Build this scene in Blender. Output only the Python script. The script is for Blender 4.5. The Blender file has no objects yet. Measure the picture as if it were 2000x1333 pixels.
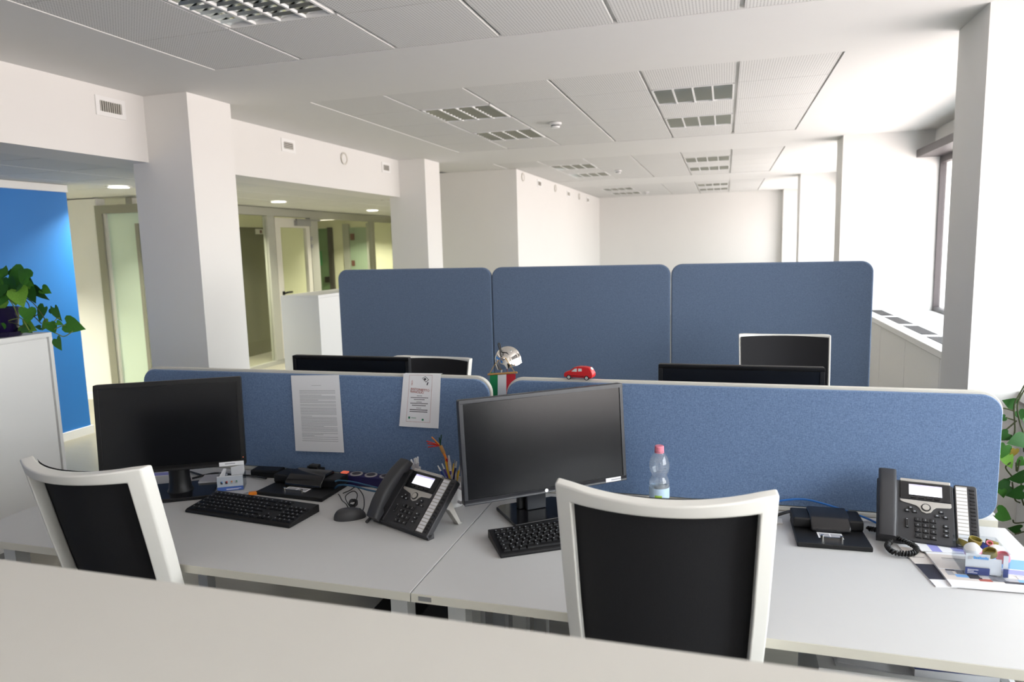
import bpy, bmesh, math, random
from mathutils import Vector, Matrix
random.seed(7)
S = bpy.context.scene
C = S.collection
R = math.radians
PI = math.pi

# ------------------------------------------------------------------ camera
H = 1.615
YAW, PITCH, ROLL, F = R(16.80), R(7.52), R(-1.476), 1381.0
cf = Vector((-math.sin(YAW)*math.cos(PITCH), math.cos(YAW)*math.cos(PITCH), -math.sin(PITCH)))
r0 = Vector((math.cos(YAW), math.sin(YAW), 0)); u0 = r0.cross(cf)
cr = math.cos(ROLL)*r0 + math.sin(ROLL)*u0
cu = -math.sin(ROLL)*r0 + math.cos(ROLL)*u0
CAM = Vector((0, 0, H))
cd = bpy.data.cameras.new('camera'); cam = bpy.data.objects.new('camera', cd); C.objects.link(cam)
cam.matrix_world = Matrix(((cr.x, cu.x, -cf.x, 0), (cr.y, cu.y, -cf.y, 0), (cr.z, cu.z, -cf.z, H), (0, 0, 0, 1)))
cd.sensor_width = 36.0; cd.lens = 36.0*F/2000.0; cd.clip_start = 0.02; cd.clip_end = 200
cd.dof.use_dof = True; cd.dof.focus_distance = 2.35; cd.dof.aperture_fstop = 4.0
S.camera = cam
def ray(x, y): return (x-1000)*cr - (y-666.5)*cu + F*cf
def onz(x, y, z): d = ray(x, y); return CAM + d*((z-H)/d.z)
def ony(x, y, Y): d = ray(x, y); return CAM + d*(Y/d.y)
def onx(x, y, X): d = ray(x, y); return CAM + d*(X/d.x)

# ------------------------------------------------------------------ view, world, daylight
S.view_settings.view_transform = 'Standard'; S.view_settings.look = 'None'
S.view_settings.gamma = 1.0; S.view_settings.use_curve_mapping = False
S.view_settings.exposure = 0.0
w = bpy.data.worlds.new('daylight'); S.world = w; w.use_nodes = True
nt = w.node_tree; bg = nt.nodes['Background']
tc = nt.nodes.new('ShaderNodeTexCoord'); sx = nt.nodes.new('ShaderNodeSeparateXYZ'); rp = nt.nodes.new('ShaderNodeValToRGB')
mp = nt.nodes.new('ShaderNodeMapRange'); mp.inputs[1].default_value = -1; mp.inputs[2].default_value = 1
nt.links.new(tc.outputs['Generated'], sx.inputs[0]); nt.links.new(sx.outputs['Z'], mp.inputs[0])
nt.links.new(mp.outputs[0], rp.inputs[0]); nt.links.new(rp.outputs[0], bg.inputs[0])
e = rp.color_ramp.elements
e[0].position = 0.0; e[0].color = (0.80, 0.69, 0.655, 1)          # unseen sunlit reddish ground, as a glow brightened to light the ceiling
e[1].position = 1.0; e[1].color = (0.76, 0.87, 1.0, 1)
k = rp.color_ramp.elements.new(0.485); k.color = (0.90, 0.79, 0.755, 1)
k = rp.color_ramp.elements.new(0.515); k.color = (1.0, 0.985, 0.96, 1)
k = rp.color_ramp.elements.new(0.70); k.color = (0.92, 0.965, 1.0, 1)
bg.inputs[1].default_value = 10.6
WIN_BAYS = [(-4.2, -0.35), (0.12, 4.0), (4.47, 8.34), (8.76, 12.76), (13.2, 16.3)]  # first bay is unseen, added behind the camera for light from behind
for a, b in WIN_BAYS:                       # portals: they only guide the sampling of the sky through the panes
    ld = bpy.data.lights.new('window_portal', 'AREA'); ld.shape = 'RECTANGLE'; ld.size = b-a-0.1; ld.size_y = 1.5
    ld.cycles.is_portal = True
    lo = bpy.data.objects.new('window_portal', ld); C.objects.link(lo)
    lo.location = (2.2, (a+b)/2, 1.6)
    lo.rotation_euler = Matrix(((0, 0, 1), (1, 0, 0), (0, 1, 0))).to_euler()   # -Z looks into the room (-X)

# ------------------------------------------------------------------ helpers
def lin(c): return tuple(((v/12.92) if v <= .04045 else ((v+.055)/1.055)**2.4) for v in c)
def rgb(r, g, b): return lin((r/255, g/255, b/255))
MATS = {}
def mat(name, col, rough=.5, metal=0., spec=.5, emit=None, es=0., noise=0., nscale=8., bump=0., bscale=200., stretch=None, coat=0.):
    m = bpy.data.materials.new(name); m.use_nodes = True; n = m.node_tree; b = n.nodes['Principled BSDF']
    b.inputs['Base Color'].default_value = (*col, 1); b.inputs['Roughness'].default_value = rough
    b.inputs['Metallic'].default_value = metal; b.inputs['Specular IOR Level'].default_value = spec
    b.inputs['Coat Weight'].default_value = coat
    if emit: b.inputs['Emission Color'].default_value = (*emit, 1); b.inputs['Emission Strength'].default_value = es
    t = n.nodes.new('ShaderNodeTexCoord'); mpn = n.nodes.new('ShaderNodeMapping'); n.links.new(t.outputs['Object'], mpn.inputs[0])
    if stretch: mpn.inputs['Scale'].default_value = stretch
    if noise:
        x = n.nodes.new('ShaderNodeTexNoise'); x.inputs['Scale'].default_value = nscale; x.inputs['Detail'].default_value = 4
        n.links.new(mpn.outputs[0], x.inputs['Vector'])
        mx = n.nodes.new('ShaderNodeMix'); mx.data_type = 'RGBA'
        mx.inputs[6].default_value = (*[max(0, c*(1-noise)) for c in col], 1); mx.inputs[7].default_value = (*[min(1, c*(1+noise)) for c in col], 1)
        n.links.new(x.outputs['Fac'], mx.inputs[0]); n.links.new(mx.outputs[2], b.inputs['Base Color'])
    if bump:
        x = n.nodes.new('ShaderNodeTexNoise'); x.inputs['Scale'].default_value = bscale; n.links.new(mpn.outputs[0], x.inputs['Vector'])
        bp = n.nodes.new('ShaderNodeBump'); bp.inputs['Strength'].default_value = bump; bp.inputs['Distance'].default_value = .002
        n.links.new(x.outputs['Fac'], bp.inputs['Height']); n.links.new(bp.outputs[0], b.inputs['Normal'])
    MATS[name] = m; return m
def fabric(name, c1, c2, sc=420):
    m = mat(name, c1, .95, spec=.1); n = m.node_tree; b = n.nodes['Principled BSDF']
    t = n.nodes.new('ShaderNodeTexCoord'); mm = n.nodes.new('ShaderNodeMapping'); mm.inputs['Scale'].default_value = (.35, 1, 1)
    x = n.nodes.new('ShaderNodeTexNoise'); x.inputs['Scale'].default_value = sc; x.inputs['Detail'].default_value = 3
    x2 = n.nodes.new('ShaderNodeTexNoise'); x2.inputs['Scale'].default_value = sc*1.1
    mm2 = n.nodes.new('ShaderNodeMapping'); mm2.inputs['Scale'].default_value = (1, 1, .3)
    n.links.new(t.outputs['Object'], mm.inputs[0]); n.links.new(mm.outputs[0], x.inputs['Vector'])
    n.links.new(t.outputs['Object'], mm2.inputs[0]); n.links.new(mm2.outputs[0], x2.inputs['Vector'])
    ad = n.nodes.new('ShaderNodeMath'); ad.operation = 'AVERAGE' if False else 'ADD'; n.links.new(x.outputs['Fac'], ad.inputs[0]); n.links.new(x2.outputs['Fac'], ad.inputs[1])
    mr = n.nodes.new('ShaderNodeMapRange'); mr.inputs[1].default_value = .7; mr.inputs[2].default_value = 1.3; n.links.new(ad.outputs[0], mr.inputs[0])
    mx = n.nodes.new('ShaderNodeMix'); mx.data_type = 'RGBA'; mx.inputs[6].default_value = (*c1, 1); mx.inputs[7].default_value = (*c2, 1)
    n.links.new(mr.outputs[0], mx.inputs[0]); n.links.new(mx.outputs[2], b.inputs['Base Color'])
    b.inputs['Sheen Weight'].default_value = .25; b.inputs['Sheen Roughness'].default_value = .5
    bp = n.nodes.new('ShaderNodeBump'); bp.inputs['Strength'].default_value = .25; bp.inputs['Distance'].default_value = .001
    n.links.new(ad.outputs[0], bp.inputs['Height']); n.links.new(bp.outputs[0], b.inputs['Normal'])
    return m
def glassmat(name, tint, gl=.08, rough=0., sheen=0.):
    m = bpy.data.materials.new(name); m.use_nodes = True; n = m.node_tree; n.nodes.remove(n.nodes['Principled BSDF'])
    o = n.nodes['Material Output']; tr = n.nodes.new('ShaderNodeBsdfTransparent'); tr.inputs[0].default_value = (*tint, 1)
    g = n.nodes.new('ShaderNodeBsdfGlossy'); g.inputs['Roughness'].default_value = rough
    fr = n.nodes.new('ShaderNodeLayerWeight'); fr.inputs[0].default_value = .5
    pw_ = n.nodes.new('ShaderNodeMath'); pw_.operation = 'POWER'; pw_.inputs[1].default_value = 4.0; n.links.new(fr.outputs['Facing'], pw_.inputs[0])
    mul = n.nodes.new('ShaderNodeMath'); mul.operation = 'MULTIPLY_ADD'; mul.inputs[1].default_value = .55; mul.inputs[2].default_value = .02+gl*.06
    mx = n.nodes.new('ShaderNodeMixShader'); n.links.new(pw_.outputs[0], mul.inputs[0]); n.links.new(mul.outputs[0], mx.inputs[0])
    n.links.new(tr.outputs[0], mx.inputs[1]); n.links.new(g.outputs[0], mx.inputs[2]); n.links.new(mx.outputs[0], o.inputs[0])
    if sheen:  # white diffuse share stands in for highlights on the clear plastic
        df = n.nodes.new('ShaderNodeBsdfDiffuse'); df.inputs[0].default_value = (.9, .93, .97, 1); m2 = n.nodes.new('ShaderNodeMixShader'); m2.inputs[0].default_value = sheen
        n.links.new(mx.outputs[0], m2.inputs[1]); n.links.new(df.outputs[0], m2.inputs[2]); n.links.new(m2.outputs[0], o.inputs[0])
    MATS[name] = m; return m

class MB:
    def __init__(s): s.v = []; s.f = []; s.m = []; s.mi = 0; s.T = None
    def add(s, vs, fs):
        o = len(s.v)
        s.v += [tuple(s.T @ Vector(p)) if s.T else tuple(p) for p in vs]
        s.f += [tuple(i+o for i in f) for f in fs]; s.m += [s.mi]*len(fs); return s
    def box(s, x0, x1, y0, y1, z0, z1):
        return s.add([(x0,y0,z0),(x1,y0,z0),(x1,y1,z0),(x0,y1,z0),(x0,y0,z1),(x1,y0,z1),(x1,y1,z1),(x0,y1,z1)],
                     [(3,2,1,0),(4,5,6,7),(0,1,5,4),(1,2,6,5),(2,3,7,6),(3,0,4,7)])
    def prism(s, poly, fn0, fn1):                    # poly of 2D points, fn maps (a,b)->3D for both ends
        n = len(poly); vs = [fn0(*p) for p in poly] + [fn1(*p) for p in poly]
        return s.add(vs, [tuple(range(n-1, -1, -1)), tuple(range(n, 2*n))] + [(i, (i+1) % n, (i+1) % n+n, i+n) for i in range(n)])
    def cyl(s, p0, p1, r0, r1=None, n=16, cap=True):
        r1 = r0 if r1 is None else r1; p0 = Vector(p0); p1 = Vector(p1); d = (p1-p0).normalized()
        a = d.orthogonal().normalized(); b = d.cross(a)
        c = [(math.cos(2*PI*i/n), math.sin(2*PI*i/n)) for i in range(n)]
        vs = [p0+(a*x+b*y)*r0 for x, y in c] + [p1+(a*x+b*y)*r1 for x, y in c]
        fs = [(i, (i+1) % n, (i+1) % n+n, i+n) for i in range(n)]
        if cap: fs += [tuple(range(n-1, -1, -1)), tuple(range(n, 2*n))]
        return s.add(vs, fs)
    def tube(s, pts, r, n=8, rr=None):
        P = [Vector(p) for p in pts]; vs = []; prev = None
        for i, p in enumerate(P):
            d = (P[min(i+1, len(P)-1)]-P[max(i-1, 0)]).normalized()
            a = d.orthogonal().normalized() if prev is None else (prev-d*prev.dot(d)).normalized()
            prev = a; b = d.cross(a); q = rr[i] if rr else r
            vs += [p+(a*math.cos(2*PI*j/n)+b*math.sin(2*PI*j/n))*q for j in range(n)]
        fs = [(i*n+j, i*n+(j+1) % n, (i+1)*n+(j+1) % n, (i+1)*n+j) for i in range(len(P)-1) for j in range(n)]
        fs += [tuple(range(n-1, -1, -1)), tuple(range((len(P)-1)*n, len(P)*n))]
        return s.add(vs, fs)
    def lathe(s, prof, n=24, c=(0, 0, 0)):
        c = Vector(c); vs = [c+Vector((r*math.cos(2*PI*j/n), r*math.sin(2*PI*j/n), z)) for r, z in prof for j in range(n)]
        fs = [(i*n+j, i*n+(j+1) % n, (i+1)*n+(j+1) % n, (i+1)*n+j) for i in range(len(prof)-1) for j in range(n)]
        return s.add(vs, fs)
    def grid(s, fn, nu, nv):
        vs = [fn(i/nu, j/nv) for j in range(nv+1) for i in range(nu+1)]
        return s.add(vs, [(j*(nu+1)+i, j*(nu+1)+i+1, (j+1)*(nu+1)+i+1, (j+1)*(nu+1)+i) for j in range(nv) for i in range(nu)])
    def sph(s, c, r, n=12, m=8, sc=(1, 1, 1)):
        c = Vector(c)
        pr = [(math.sin(PI*i/m), -math.cos(PI*i/m)) for i in range(m+1)]
        vs = [c+Vector((a*math.cos(2*PI*j/n)*sc[0], a*math.sin(2*PI*j/n)*sc[1], z*sc[2]))*r for a, z in pr for j in range(n)]
        return s.add(vs, [(i*n+j, i*n+(j+1) % n, (i+1)*n+(j+1) % n, (i+1)*n+j) for i in range(m) for j in range(n)])
    def mesh(s, name, mats, smooth=False):
        me = bpy.data.meshes.new(name); me.from_pydata(s.v, [], s.f)
        mats = mats if isinstance(mats, (list, tuple)) else [mats]
        for m in mats: me.materials.append(m)
        for p, i in zip(me.polygons, s.m): p.material_index = i
        bm = bmesh.new(); bm.from_mesh(me); bmesh.ops.remove_doubles(bm, verts=bm.verts, dist=1e-6)
        bmesh.ops.recalc_face_normals(bm, faces=bm.faces); bm.to_mesh(me); bm.free()
        if smooth:
            for p in me.polygons: p.use_smooth = True
        return me
    def build(s, name, mats, parent=None, smooth=False, bevel=0., seg=2, loc=None, rot=None, auto=None):
        me = s.mesh(name, mats, smooth or bevel > 0)
        o = link(name, me, parent)
        if loc: o.location = loc
        if rot: o.rotation_euler = rot
        if bevel:
            b = o.modifiers.new('bevel', 'BEVEL'); b.width = bevel; b.segments = seg; b.limit_method = 'ANGLE'; b.angle_limit = R(40)
        if smooth or bevel:
            try:
                bm = bmesh.new(); bm.from_mesh(me)
                for ed in bm.edges:
                    if len(ed.link_faces) == 2 and ed.calc_face_angle(0) > R(auto or 40): ed.smooth = bool(bevel)
                bm.to_mesh(me); bm.free()
            except Exception: pass
            if bevel:
                wn = o.modifiers.new('wn', 'WEIGHTED_NORMAL'); wn.keep_sharp = True
        return o
def link(name, data, parent=None):
    o = bpy.data.objects.new(name, data); C.objects.link(o)
    if parent: o.parent = parent
    return o
def B(name, m, parent, *boxes, bevel=0., **k):
    b = MB()
    for q in boxes: b.box(*q)
    return b.build(name, m, parent, bevel=bevel, **k)
def thing(name, label, cat, loc=(0, 0, 0), rz=0., group=None):
    o = link(name, None); o.location = loc; o.rotation_euler = (0, 0, rz); o.empty_display_size = .05
    return tag(o, label, cat, group)
def tag(o, label, cat, group=None):
    o['label'] = label; o['category'] = cat
    if group: o['group'] = group
    return o
def struct(o, label=None):
    o['kind'] = 'structure'
    if label: o['label'] = label
    return o
def copy_tree(o, parent=None):
    c = o.copy(); C.objects.link(c); c.parent = parent
    for ch in list(o.children): copy_tree(ch, c)
    return c
def rrect(w_, h_, r, n=6, cx=0., cy=0.):
    pts = []
    rs = r if isinstance(r, (list, tuple)) else [r]*4
    for (sx_, sy_, a0), q in zip(((1, 1, 0), (-1, 1, 90), (-1, -1, 180), (1, -1, 270)), rs):
        for i in range(n+1):
            a = R(a0+90*i/n); pts.append((cx+sx_*(w_/2-q)+q*math.cos(a), cy+sy_*(h_/2-q)+q*math.sin(a)))
    return pts
XZ = lambda y: (lambda a, b: (a, y, b))
XY = lambda z: (lambda a, b: (a, b, z))
YZ = lambda x: (lambda a, b: (x, a, b))
def text(body, size, m, parent, M, name='lettering', align='LEFT', ext=.0002):
    cu_ = bpy.data.curves.new(name, 'FONT'); cu_.body = body; cu_.size = size; cu_.extrude = ext; cu_.align_x = align; cu_.resolution_u = 2
    t = bpy.data.objects.new(name, cu_); C.objects.link(t)
    me = bpy.data.meshes.new_from_object(t.evaluated_get(bpy.context.evaluated_depsgraph_get()))
    bpy.data.objects.remove(t); me.materials.clear(); me.materials.append(m)
    o = link(name, me, parent); o.matrix_local = M; return o
def face_front(x, y, z):      # text plane facing -Y: text x -> +X, text y -> +Z
    return Matrix(((1, 0, 0, x), (0, 0, -1, y), (0, 1, 0, z), (0, 0, 0, 1)))
def face_up(x, y, z, a=0.):
    return Matrix.Translation((x, y, z)) @ Matrix.Rotation(a, 4, 'Z')
def bez(p, n=16):             # Catmull-Rom through points
    P = [Vector(q) for q in p]; P = [P[0]*2-P[1]]+P+[P[-1]*2-P[-2]]; out = []
    for i in range(1, len(P)-2):
        a, b, c, d = P[i-1:i+3]
        for j in range(n):
            t = j/n; out.append(.5*((2*b)+(c-a)*t+(2*a-5*b+4*c-d)*t*t+(3*b-a-3*c+d)*t**3))
    return out+[P[-2]]

# ------------------------------------------------------------------ materials
m_wall = mat('white_wall_paint', (.795, .787, .765), .85, spec=.2, noise=.012, nscale=3)
m_ceil = mat('ceiling_paint', (.74, .74, .725), .9, spec=.1, noise=.01)
m_blue = mat('blue_wall_paint', rgb(20, 116, 196), .55, noise=.03, nscale=2)
m_trim = mat('white_trim', (.85, .85, .84), .5)
m_cream = mat('cream_lobby_wall', rgb(234, 232, 204), .8, noise=.02)
m_floor = mat('grey_floor', rgb(150, 146, 134), .35, noise=.12, nscale=3, stretch=(.6, 9, 1))
m_desk = mat('white_laminate', rgb(198, 197, 196), .42, spec=.4, noise=.01, nscale=30)
m_trim2 = mat('cabinet_laminate', rgb(218, 215, 208), .45, spec=.4, noise=.01, nscale=30)
m_deske = mat('laminate_edge', rgb(230, 226, 212), .45)
m_wmetal = mat('white_metal', (.72, .72, .70), .4)
m_gmetal = mat('grey_metal', (.32, .32, .32), .45, metal=.3)
m_alu = mat('brushed_aluminium', (.62, .62, .60), .35, metal=.85, noise=.05, nscale=40)
m_alup = mat('pale_aluminium_trim', rgb(206, 203, 194), .45)
m_fab = fabric('blue_screen_fabric', rgb(90, 112, 144), rgb(116, 139, 174))
m_fab2 = fabric('blue_partition_fabric', rgb(90, 106, 131), rgb(109, 127, 153))
m_black = mat('black_plastic', (.009, .009, .010), .45, spec=.35, noise=.1)
m_blackg = mat('gloss_black_plastic', (.010, .010, .012), .14)
m_screen = mat('screen_panel', (.006, .0065, .008), .2, spec=.36)
m_mesh = mat('black_mesh_fabric', (.020, .020, .022), .9, spec=.2, bump=.4, bscale=600)
m_chairw = mat('white_chair_plastic', rgb(232, 230, 224), .38, noise=.01)
m_char = mat('charcoal_plastic', rgb(58, 58, 61), .45, noise=.05)
m_phone = mat('phone_charcoal', rgb(56, 56, 59), .5, noise=.04)
m_phkey = mat('phone_key', rgb(28, 28, 30), .4)
m_silver = mat('silver_plastic', rgb(190, 186, 180), .35, metal=.3)
m_lcd = mat('lit_phone_display', rgb(240, 238, 255), .3, emit=(.93, .92, 1.0), es=.95)
m_lcdbar = mat('display_title_bar', rgb(190, 184, 230), .3, emit=rgb(176, 168, 226), es=.6)
m_paper = mat('white_paper', (.82, .82, .84), .8, noise=.01)
m_ink = mat('grey_ink', rgb(168, 168, 174), .8)
m_inkd = mat('dark_ink', rgb(60, 58, 66), .8)
m_inkr = mat('red_brown_ink', rgb(176, 92, 82), .8)
m_inkb = mat('blue_ink', rgb(86, 150, 214), .7)
m_inkg = mat('green_ink', rgb(60, 140, 110), .7)
m_navy = mat('navy_print', rgb(50, 64, 118), .6)
m_skyb = mat('sky_blue_print', rgb(120, 170, 226), .6)
m_lav = mat('lavender_print', rgb(148, 150, 214), .6)
m_white = mat('white_plastic', (.80, .80, .80), .35)
m_chrome = mat('chrome', (.80, .77, .73), .10, metal=1.)
m_mirror = mat('mirror_louvre', (.80, .82, .82), .14, metal=1.)
m_acr = glassmat('clear_acrylic', (.93, .95, .97), .5, .05)
m_glass = glassmat('window_glass', (.97, .98, .98), .1)
m_pglass = glassmat('partition_glass', (.955, .97, .93), .1)
m_frost = mat('frosted_glass', rgb(206, 222, 204), .4, noise=.02, nscale=1)
m_dframe = mat('dark_window_frame', rgb(62, 56, 58), .45)
m_pframe = mat('partition_frame', rgb(176, 176, 168), .4, metal=.2)
m_pframed = mat('beige_grey_frame', rgb(142, 141, 128), .45, metal=.1)
m_bronze = mat('lift_door_bronze', rgb(112, 110, 88), .42, metal=.35, noise=.03)
m_green = mat('green_door_paint', rgb(104, 134, 96), .5)
m_leaf = mat('pothos_leaf', rgb(58, 112, 38), .55, spec=.22, noise=.45, nscale=22)
m_leafv = mat('pothos_variegated_leaf', rgb(104, 150, 56), .55, spec=.22, noise=.6, nscale=30)
m_leafd = mat('pothos_dark_leaf', rgb(38, 84, 30), .55, spec=.22, noise=.5, nscale=24)
m_leafy = mat('yellowed_leaf', rgb(150, 130, 46), .5, noise=.2)
m_stem = mat('pothos_stem', rgb(120, 136, 60), .6)
m_stemd = mat('dark_pothos_stem', rgb(62, 70, 36), .6)
m_pot = mat('dark_indigo_glaze', rgb(28, 20, 56), .2)
m_soil = mat('potting_soil', rgb(42, 30, 22), .95, noise=.3, nscale=60)
m_glow = mat('lit_downlight', (1, 1, .95), .5, emit=(1, .97, .86), es=14)
m_grille = mat('dark_grille', rgb(52, 50, 52), .6)
m_red = mat('red_toy_rubber', rgb(196, 28, 34), .4, noise=.05)
m_toyglass = mat('toy_window_grey', rgb(190, 196, 194), .4)
m_pink = mat('pink_plastic', rgb(236, 140, 158), .4)
m_olive = mat('olive_plastic', rgb(124, 112, 46), .35)
m_pet = glassmat('clear_pet', (.92, .95, .97), .9, .03, sheen=.10)
m_water = glassmat('bottle_lower_pet', (.88, .93, .98), .3, .08, sheen=.16)
m_blabel = mat('bottle_label', rgb(190, 214, 236), .5)
m_lime = mat('label_lime', rgb(160, 200, 70), .5)
m_purple = mat('purple_pen', rgb(92, 74, 158), .35)
m_yellow = mat('yellow_pen', rgb(222, 178, 46), .4)
m_bluepen = mat('blue_pen', rgb(44, 70, 150), .35)
m_navypen = mat('navy_pen', rgb(26, 28, 84), .35)
m_mark = mat('pale_grey_marker', rgb(196, 192, 196), .4)
m_orange = mat('orange_plastic', rgb(226, 130, 26), .4)
m_redp = mat('red_straw', rgb(190, 36, 22), .45)
m_dgreen = mat('dark_green_straw', rgb(18, 62, 38), .5)
m_cork = mat('cork_band', rgb(172, 128, 74), .8, noise=.2, nscale=80)
m_strip = mat('navy_power_strip', rgb(36, 30, 82), .4)
m_socket = mat('socket_grey', rgb(176, 170, 170), .45)
m_sockd = mat('socket_recess', rgb(70, 66, 70), .6)
m_coral = mat('coral_switch', rgb(250, 130, 100), .4, emit=rgb(255, 110, 80), es=.35)
m_cable = mat('black_cable', (.012, .012, .012), .5)
m_bcable = mat('blue_network_cable', rgb(36, 110, 190), .45)
m_tcable = mat('teal_cable', rgb(40, 84, 116), .5)
m_fgreen = mat('flag_green', rgb(22, 132, 76), .6); m_fwhite = mat('flag_white', (.8, .8, .8), .6); m_fred = mat('flag_red', rgb(200, 36, 50), .6)
m_string = mat('gold_cord', rgb(176, 138, 74), .6)
m_stone = mat('dark_shelf_edge', (.05, .05, .05), .6)
m_signg = mat('sign_green', rgb(50, 150, 90), .5)
m_maroon = mat('maroon_sign', rgb(110, 66, 60), .5)
m_topgrey = mat('grey_cabinet_top', rgb(150, 150, 152), .4)

def tile_mat():
    m = mat('perforated_tile', (.80, .80, .785), .9, spec=.1); n = m.node_tree; b = n.nodes['Principled BSDF']
    t = n.nodes.new('ShaderNodeTexCoord'); s_ = n.nodes.new('ShaderNodeSeparateXYZ'); n.links.new(t.outputs['Object'], s_.inputs[0])
    outs = []
    for ax in ('X', 'Y'):
        mu = n.nodes.new('ShaderNodeMath'); mu.operation = 'MULTIPLY'; mu.inputs[1].default_value = 2*PI/.0155; n.links.new(s_.outputs[ax], mu.inputs[0])
        si = n.nodes.new('ShaderNodeMath'); si.operation = 'COSINE'; n.links.new(mu.outputs[0], si.inputs[0]); outs.append(si)
    ad = n.nodes.new('ShaderNodeMath'); ad.operation = 'ADD'; n.links.new(outs[0].outputs[0], ad.inputs[0]); n.links.new(outs[1].outputs[0], ad.inputs[1])
    mr = n.nodes.new('ShaderNodeMapRange'); mr.inputs[1].default_value = .8; mr.inputs[2].default_value = 1.1; n.links.new(ad.outputs[0], mr.inputs[0])
    mx = n.nodes.new('ShaderNodeMix'); mx.data_type = 'RGBA'; mx.inputs[6].default_value = (.75, .75, .735, 1); mx.inputs[7].default_value = (.42, .42, .41, 1)
    n.links.new(mr.outputs[0], mx.inputs[0]); n.links.new(mx.outputs[2], b.inputs['Base Color']); return m
m_tile = tile_mat()

# ================================================================== SETTING
ZC, ZL = 2.70, 2.27
struct(B('floor', m_floor, None, (-9.2, 2.35, -4.6, 16.7, -.12, 0)))
FX0, PX, PY = -2.912, .595, .606
FIELDS = [(-3.45, 5), (.65, 5), (4.69, 5), (8.97, 5), (13.27, 5)]
FX1 = FX0+6*PX
b = MB(); b.box(-4.2, 2.35, -4.6, 16.7, 2.722, 2.9)
b.box(-3.81, FX0+.009, -4.6, 16.7, ZC, 2.722); b.box(FX1, 2.35, -4.6, 16.7, ZC, 2.722)
yy = -4.6
for y0, n in FIELDS:
    b.box(FX0+.009, FX1, yy, y0, ZC, 2.722); yy = y0+n*PY
b.box(FX0+.009, FX1, yy, 16.7, ZC, 2.722)
ceil = struct(b.build('ceiling', m_ceil))
tb = MB(); tb.box(-.286, .286, -.300, .300, 0, .014); tile_me = tb.mesh('ceiling_tile', m_tile)
LIGHTS = []
for fi, (y0, n) in enumerate(FIELDS):
    for i in range(6):
        for j in range(n):
            x = FX0+(i+.5)*PX; y = y0+(j+.5)*PY
            lit = i in (1, 4) and fi > 0 and j in (1, 3)
            if lit: LIGHTS.append((x, y, fi, i)); continue
            if fi == 0: continue
            o = link('ceiling_tile', tile_me, ceil); o.location = (x, y, ZC+.004)

# corridor ceiling with square panels
cl = struct(B('ceiling_corridor', m_ceil, None, (-9.2, -4.19, -4.6, 16.7, ZL+.012, 2.5)))
tb = MB(); tb.box(-.292, .292, -.295, .295, 0, .008); ct = tb.mesh('ceiling_tile', m_ceil)
for i in range(3):
    for j in range(17):
        o = link('ceiling_tile', ct, cl); o.location = (-4.50-i*.6, 2.15+j*.6, ZL+.003)

struct(B('wall_left', m_wall, None, (-4.19, -3.807, -4.6, 8.40, 2.26, 2.72), (-4.25, -4.19, 8.40, 9.70, 2.26, 2.72)), 'white bulkhead above the corridor openings')  # thin end strip is unseen, added to stop a light leak
struct(B('wall_pillar_near_left', m_wall, None, (-3.94, -3.45, 4.07, 4.51, 0, ZC)))
struct(B('wall_pillar_far_left', m_wall, None, (-3.94, -3.462, 8.03, 8.49, 0, ZC)))
struct(B('wall_far_left', m_wall, None, (-4.25, -2.79, 9.66, 16.6, 0, ZC)))
struct(B('wall_back', m_wall, None, (-2.79, 2.35, 16.5, 16.65, 0, ZC)))
struct(B('wall_front', m_wall, None, (-9.2, 2.35, -4.65, -4.5, 0, ZC)))
struct(B('wall_blue', m_blue, None, (-5.78, -5.64, -4.5, 5.03, 0, 2.205)), 'saturated blue corridor wall')
struct(B('trim_1', m_trim, None, (-5.80, -5.62, -4.5, 5.03, 2.205, 2.268)))
struct(B('baseboard_blue', m_trim, None, (-5.64, -5.622, -4.5, 5.045, 0, .075), (-5.78, -5.64, 5.03, 5.045, 0, .075)))
struct(B('wall_corridor', m_wall, None, (-9.2, -6.66, 6.30, 6.42, 0, ZL)))
struct(B('baseboard_corridor', m_trim, None, (-9.2, -6.66, 6.285, 6.30, 0, .075)))
struct(B('wall_lobby_far', m_cream, None, (-9.2, -4.25, 13.0, 13.1, 0, ZL)))
struct(B('wall_lobby_side', m_cream, None, (-9.3, -9.2, -4.6, 13.1, 0, ZL)))

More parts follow.
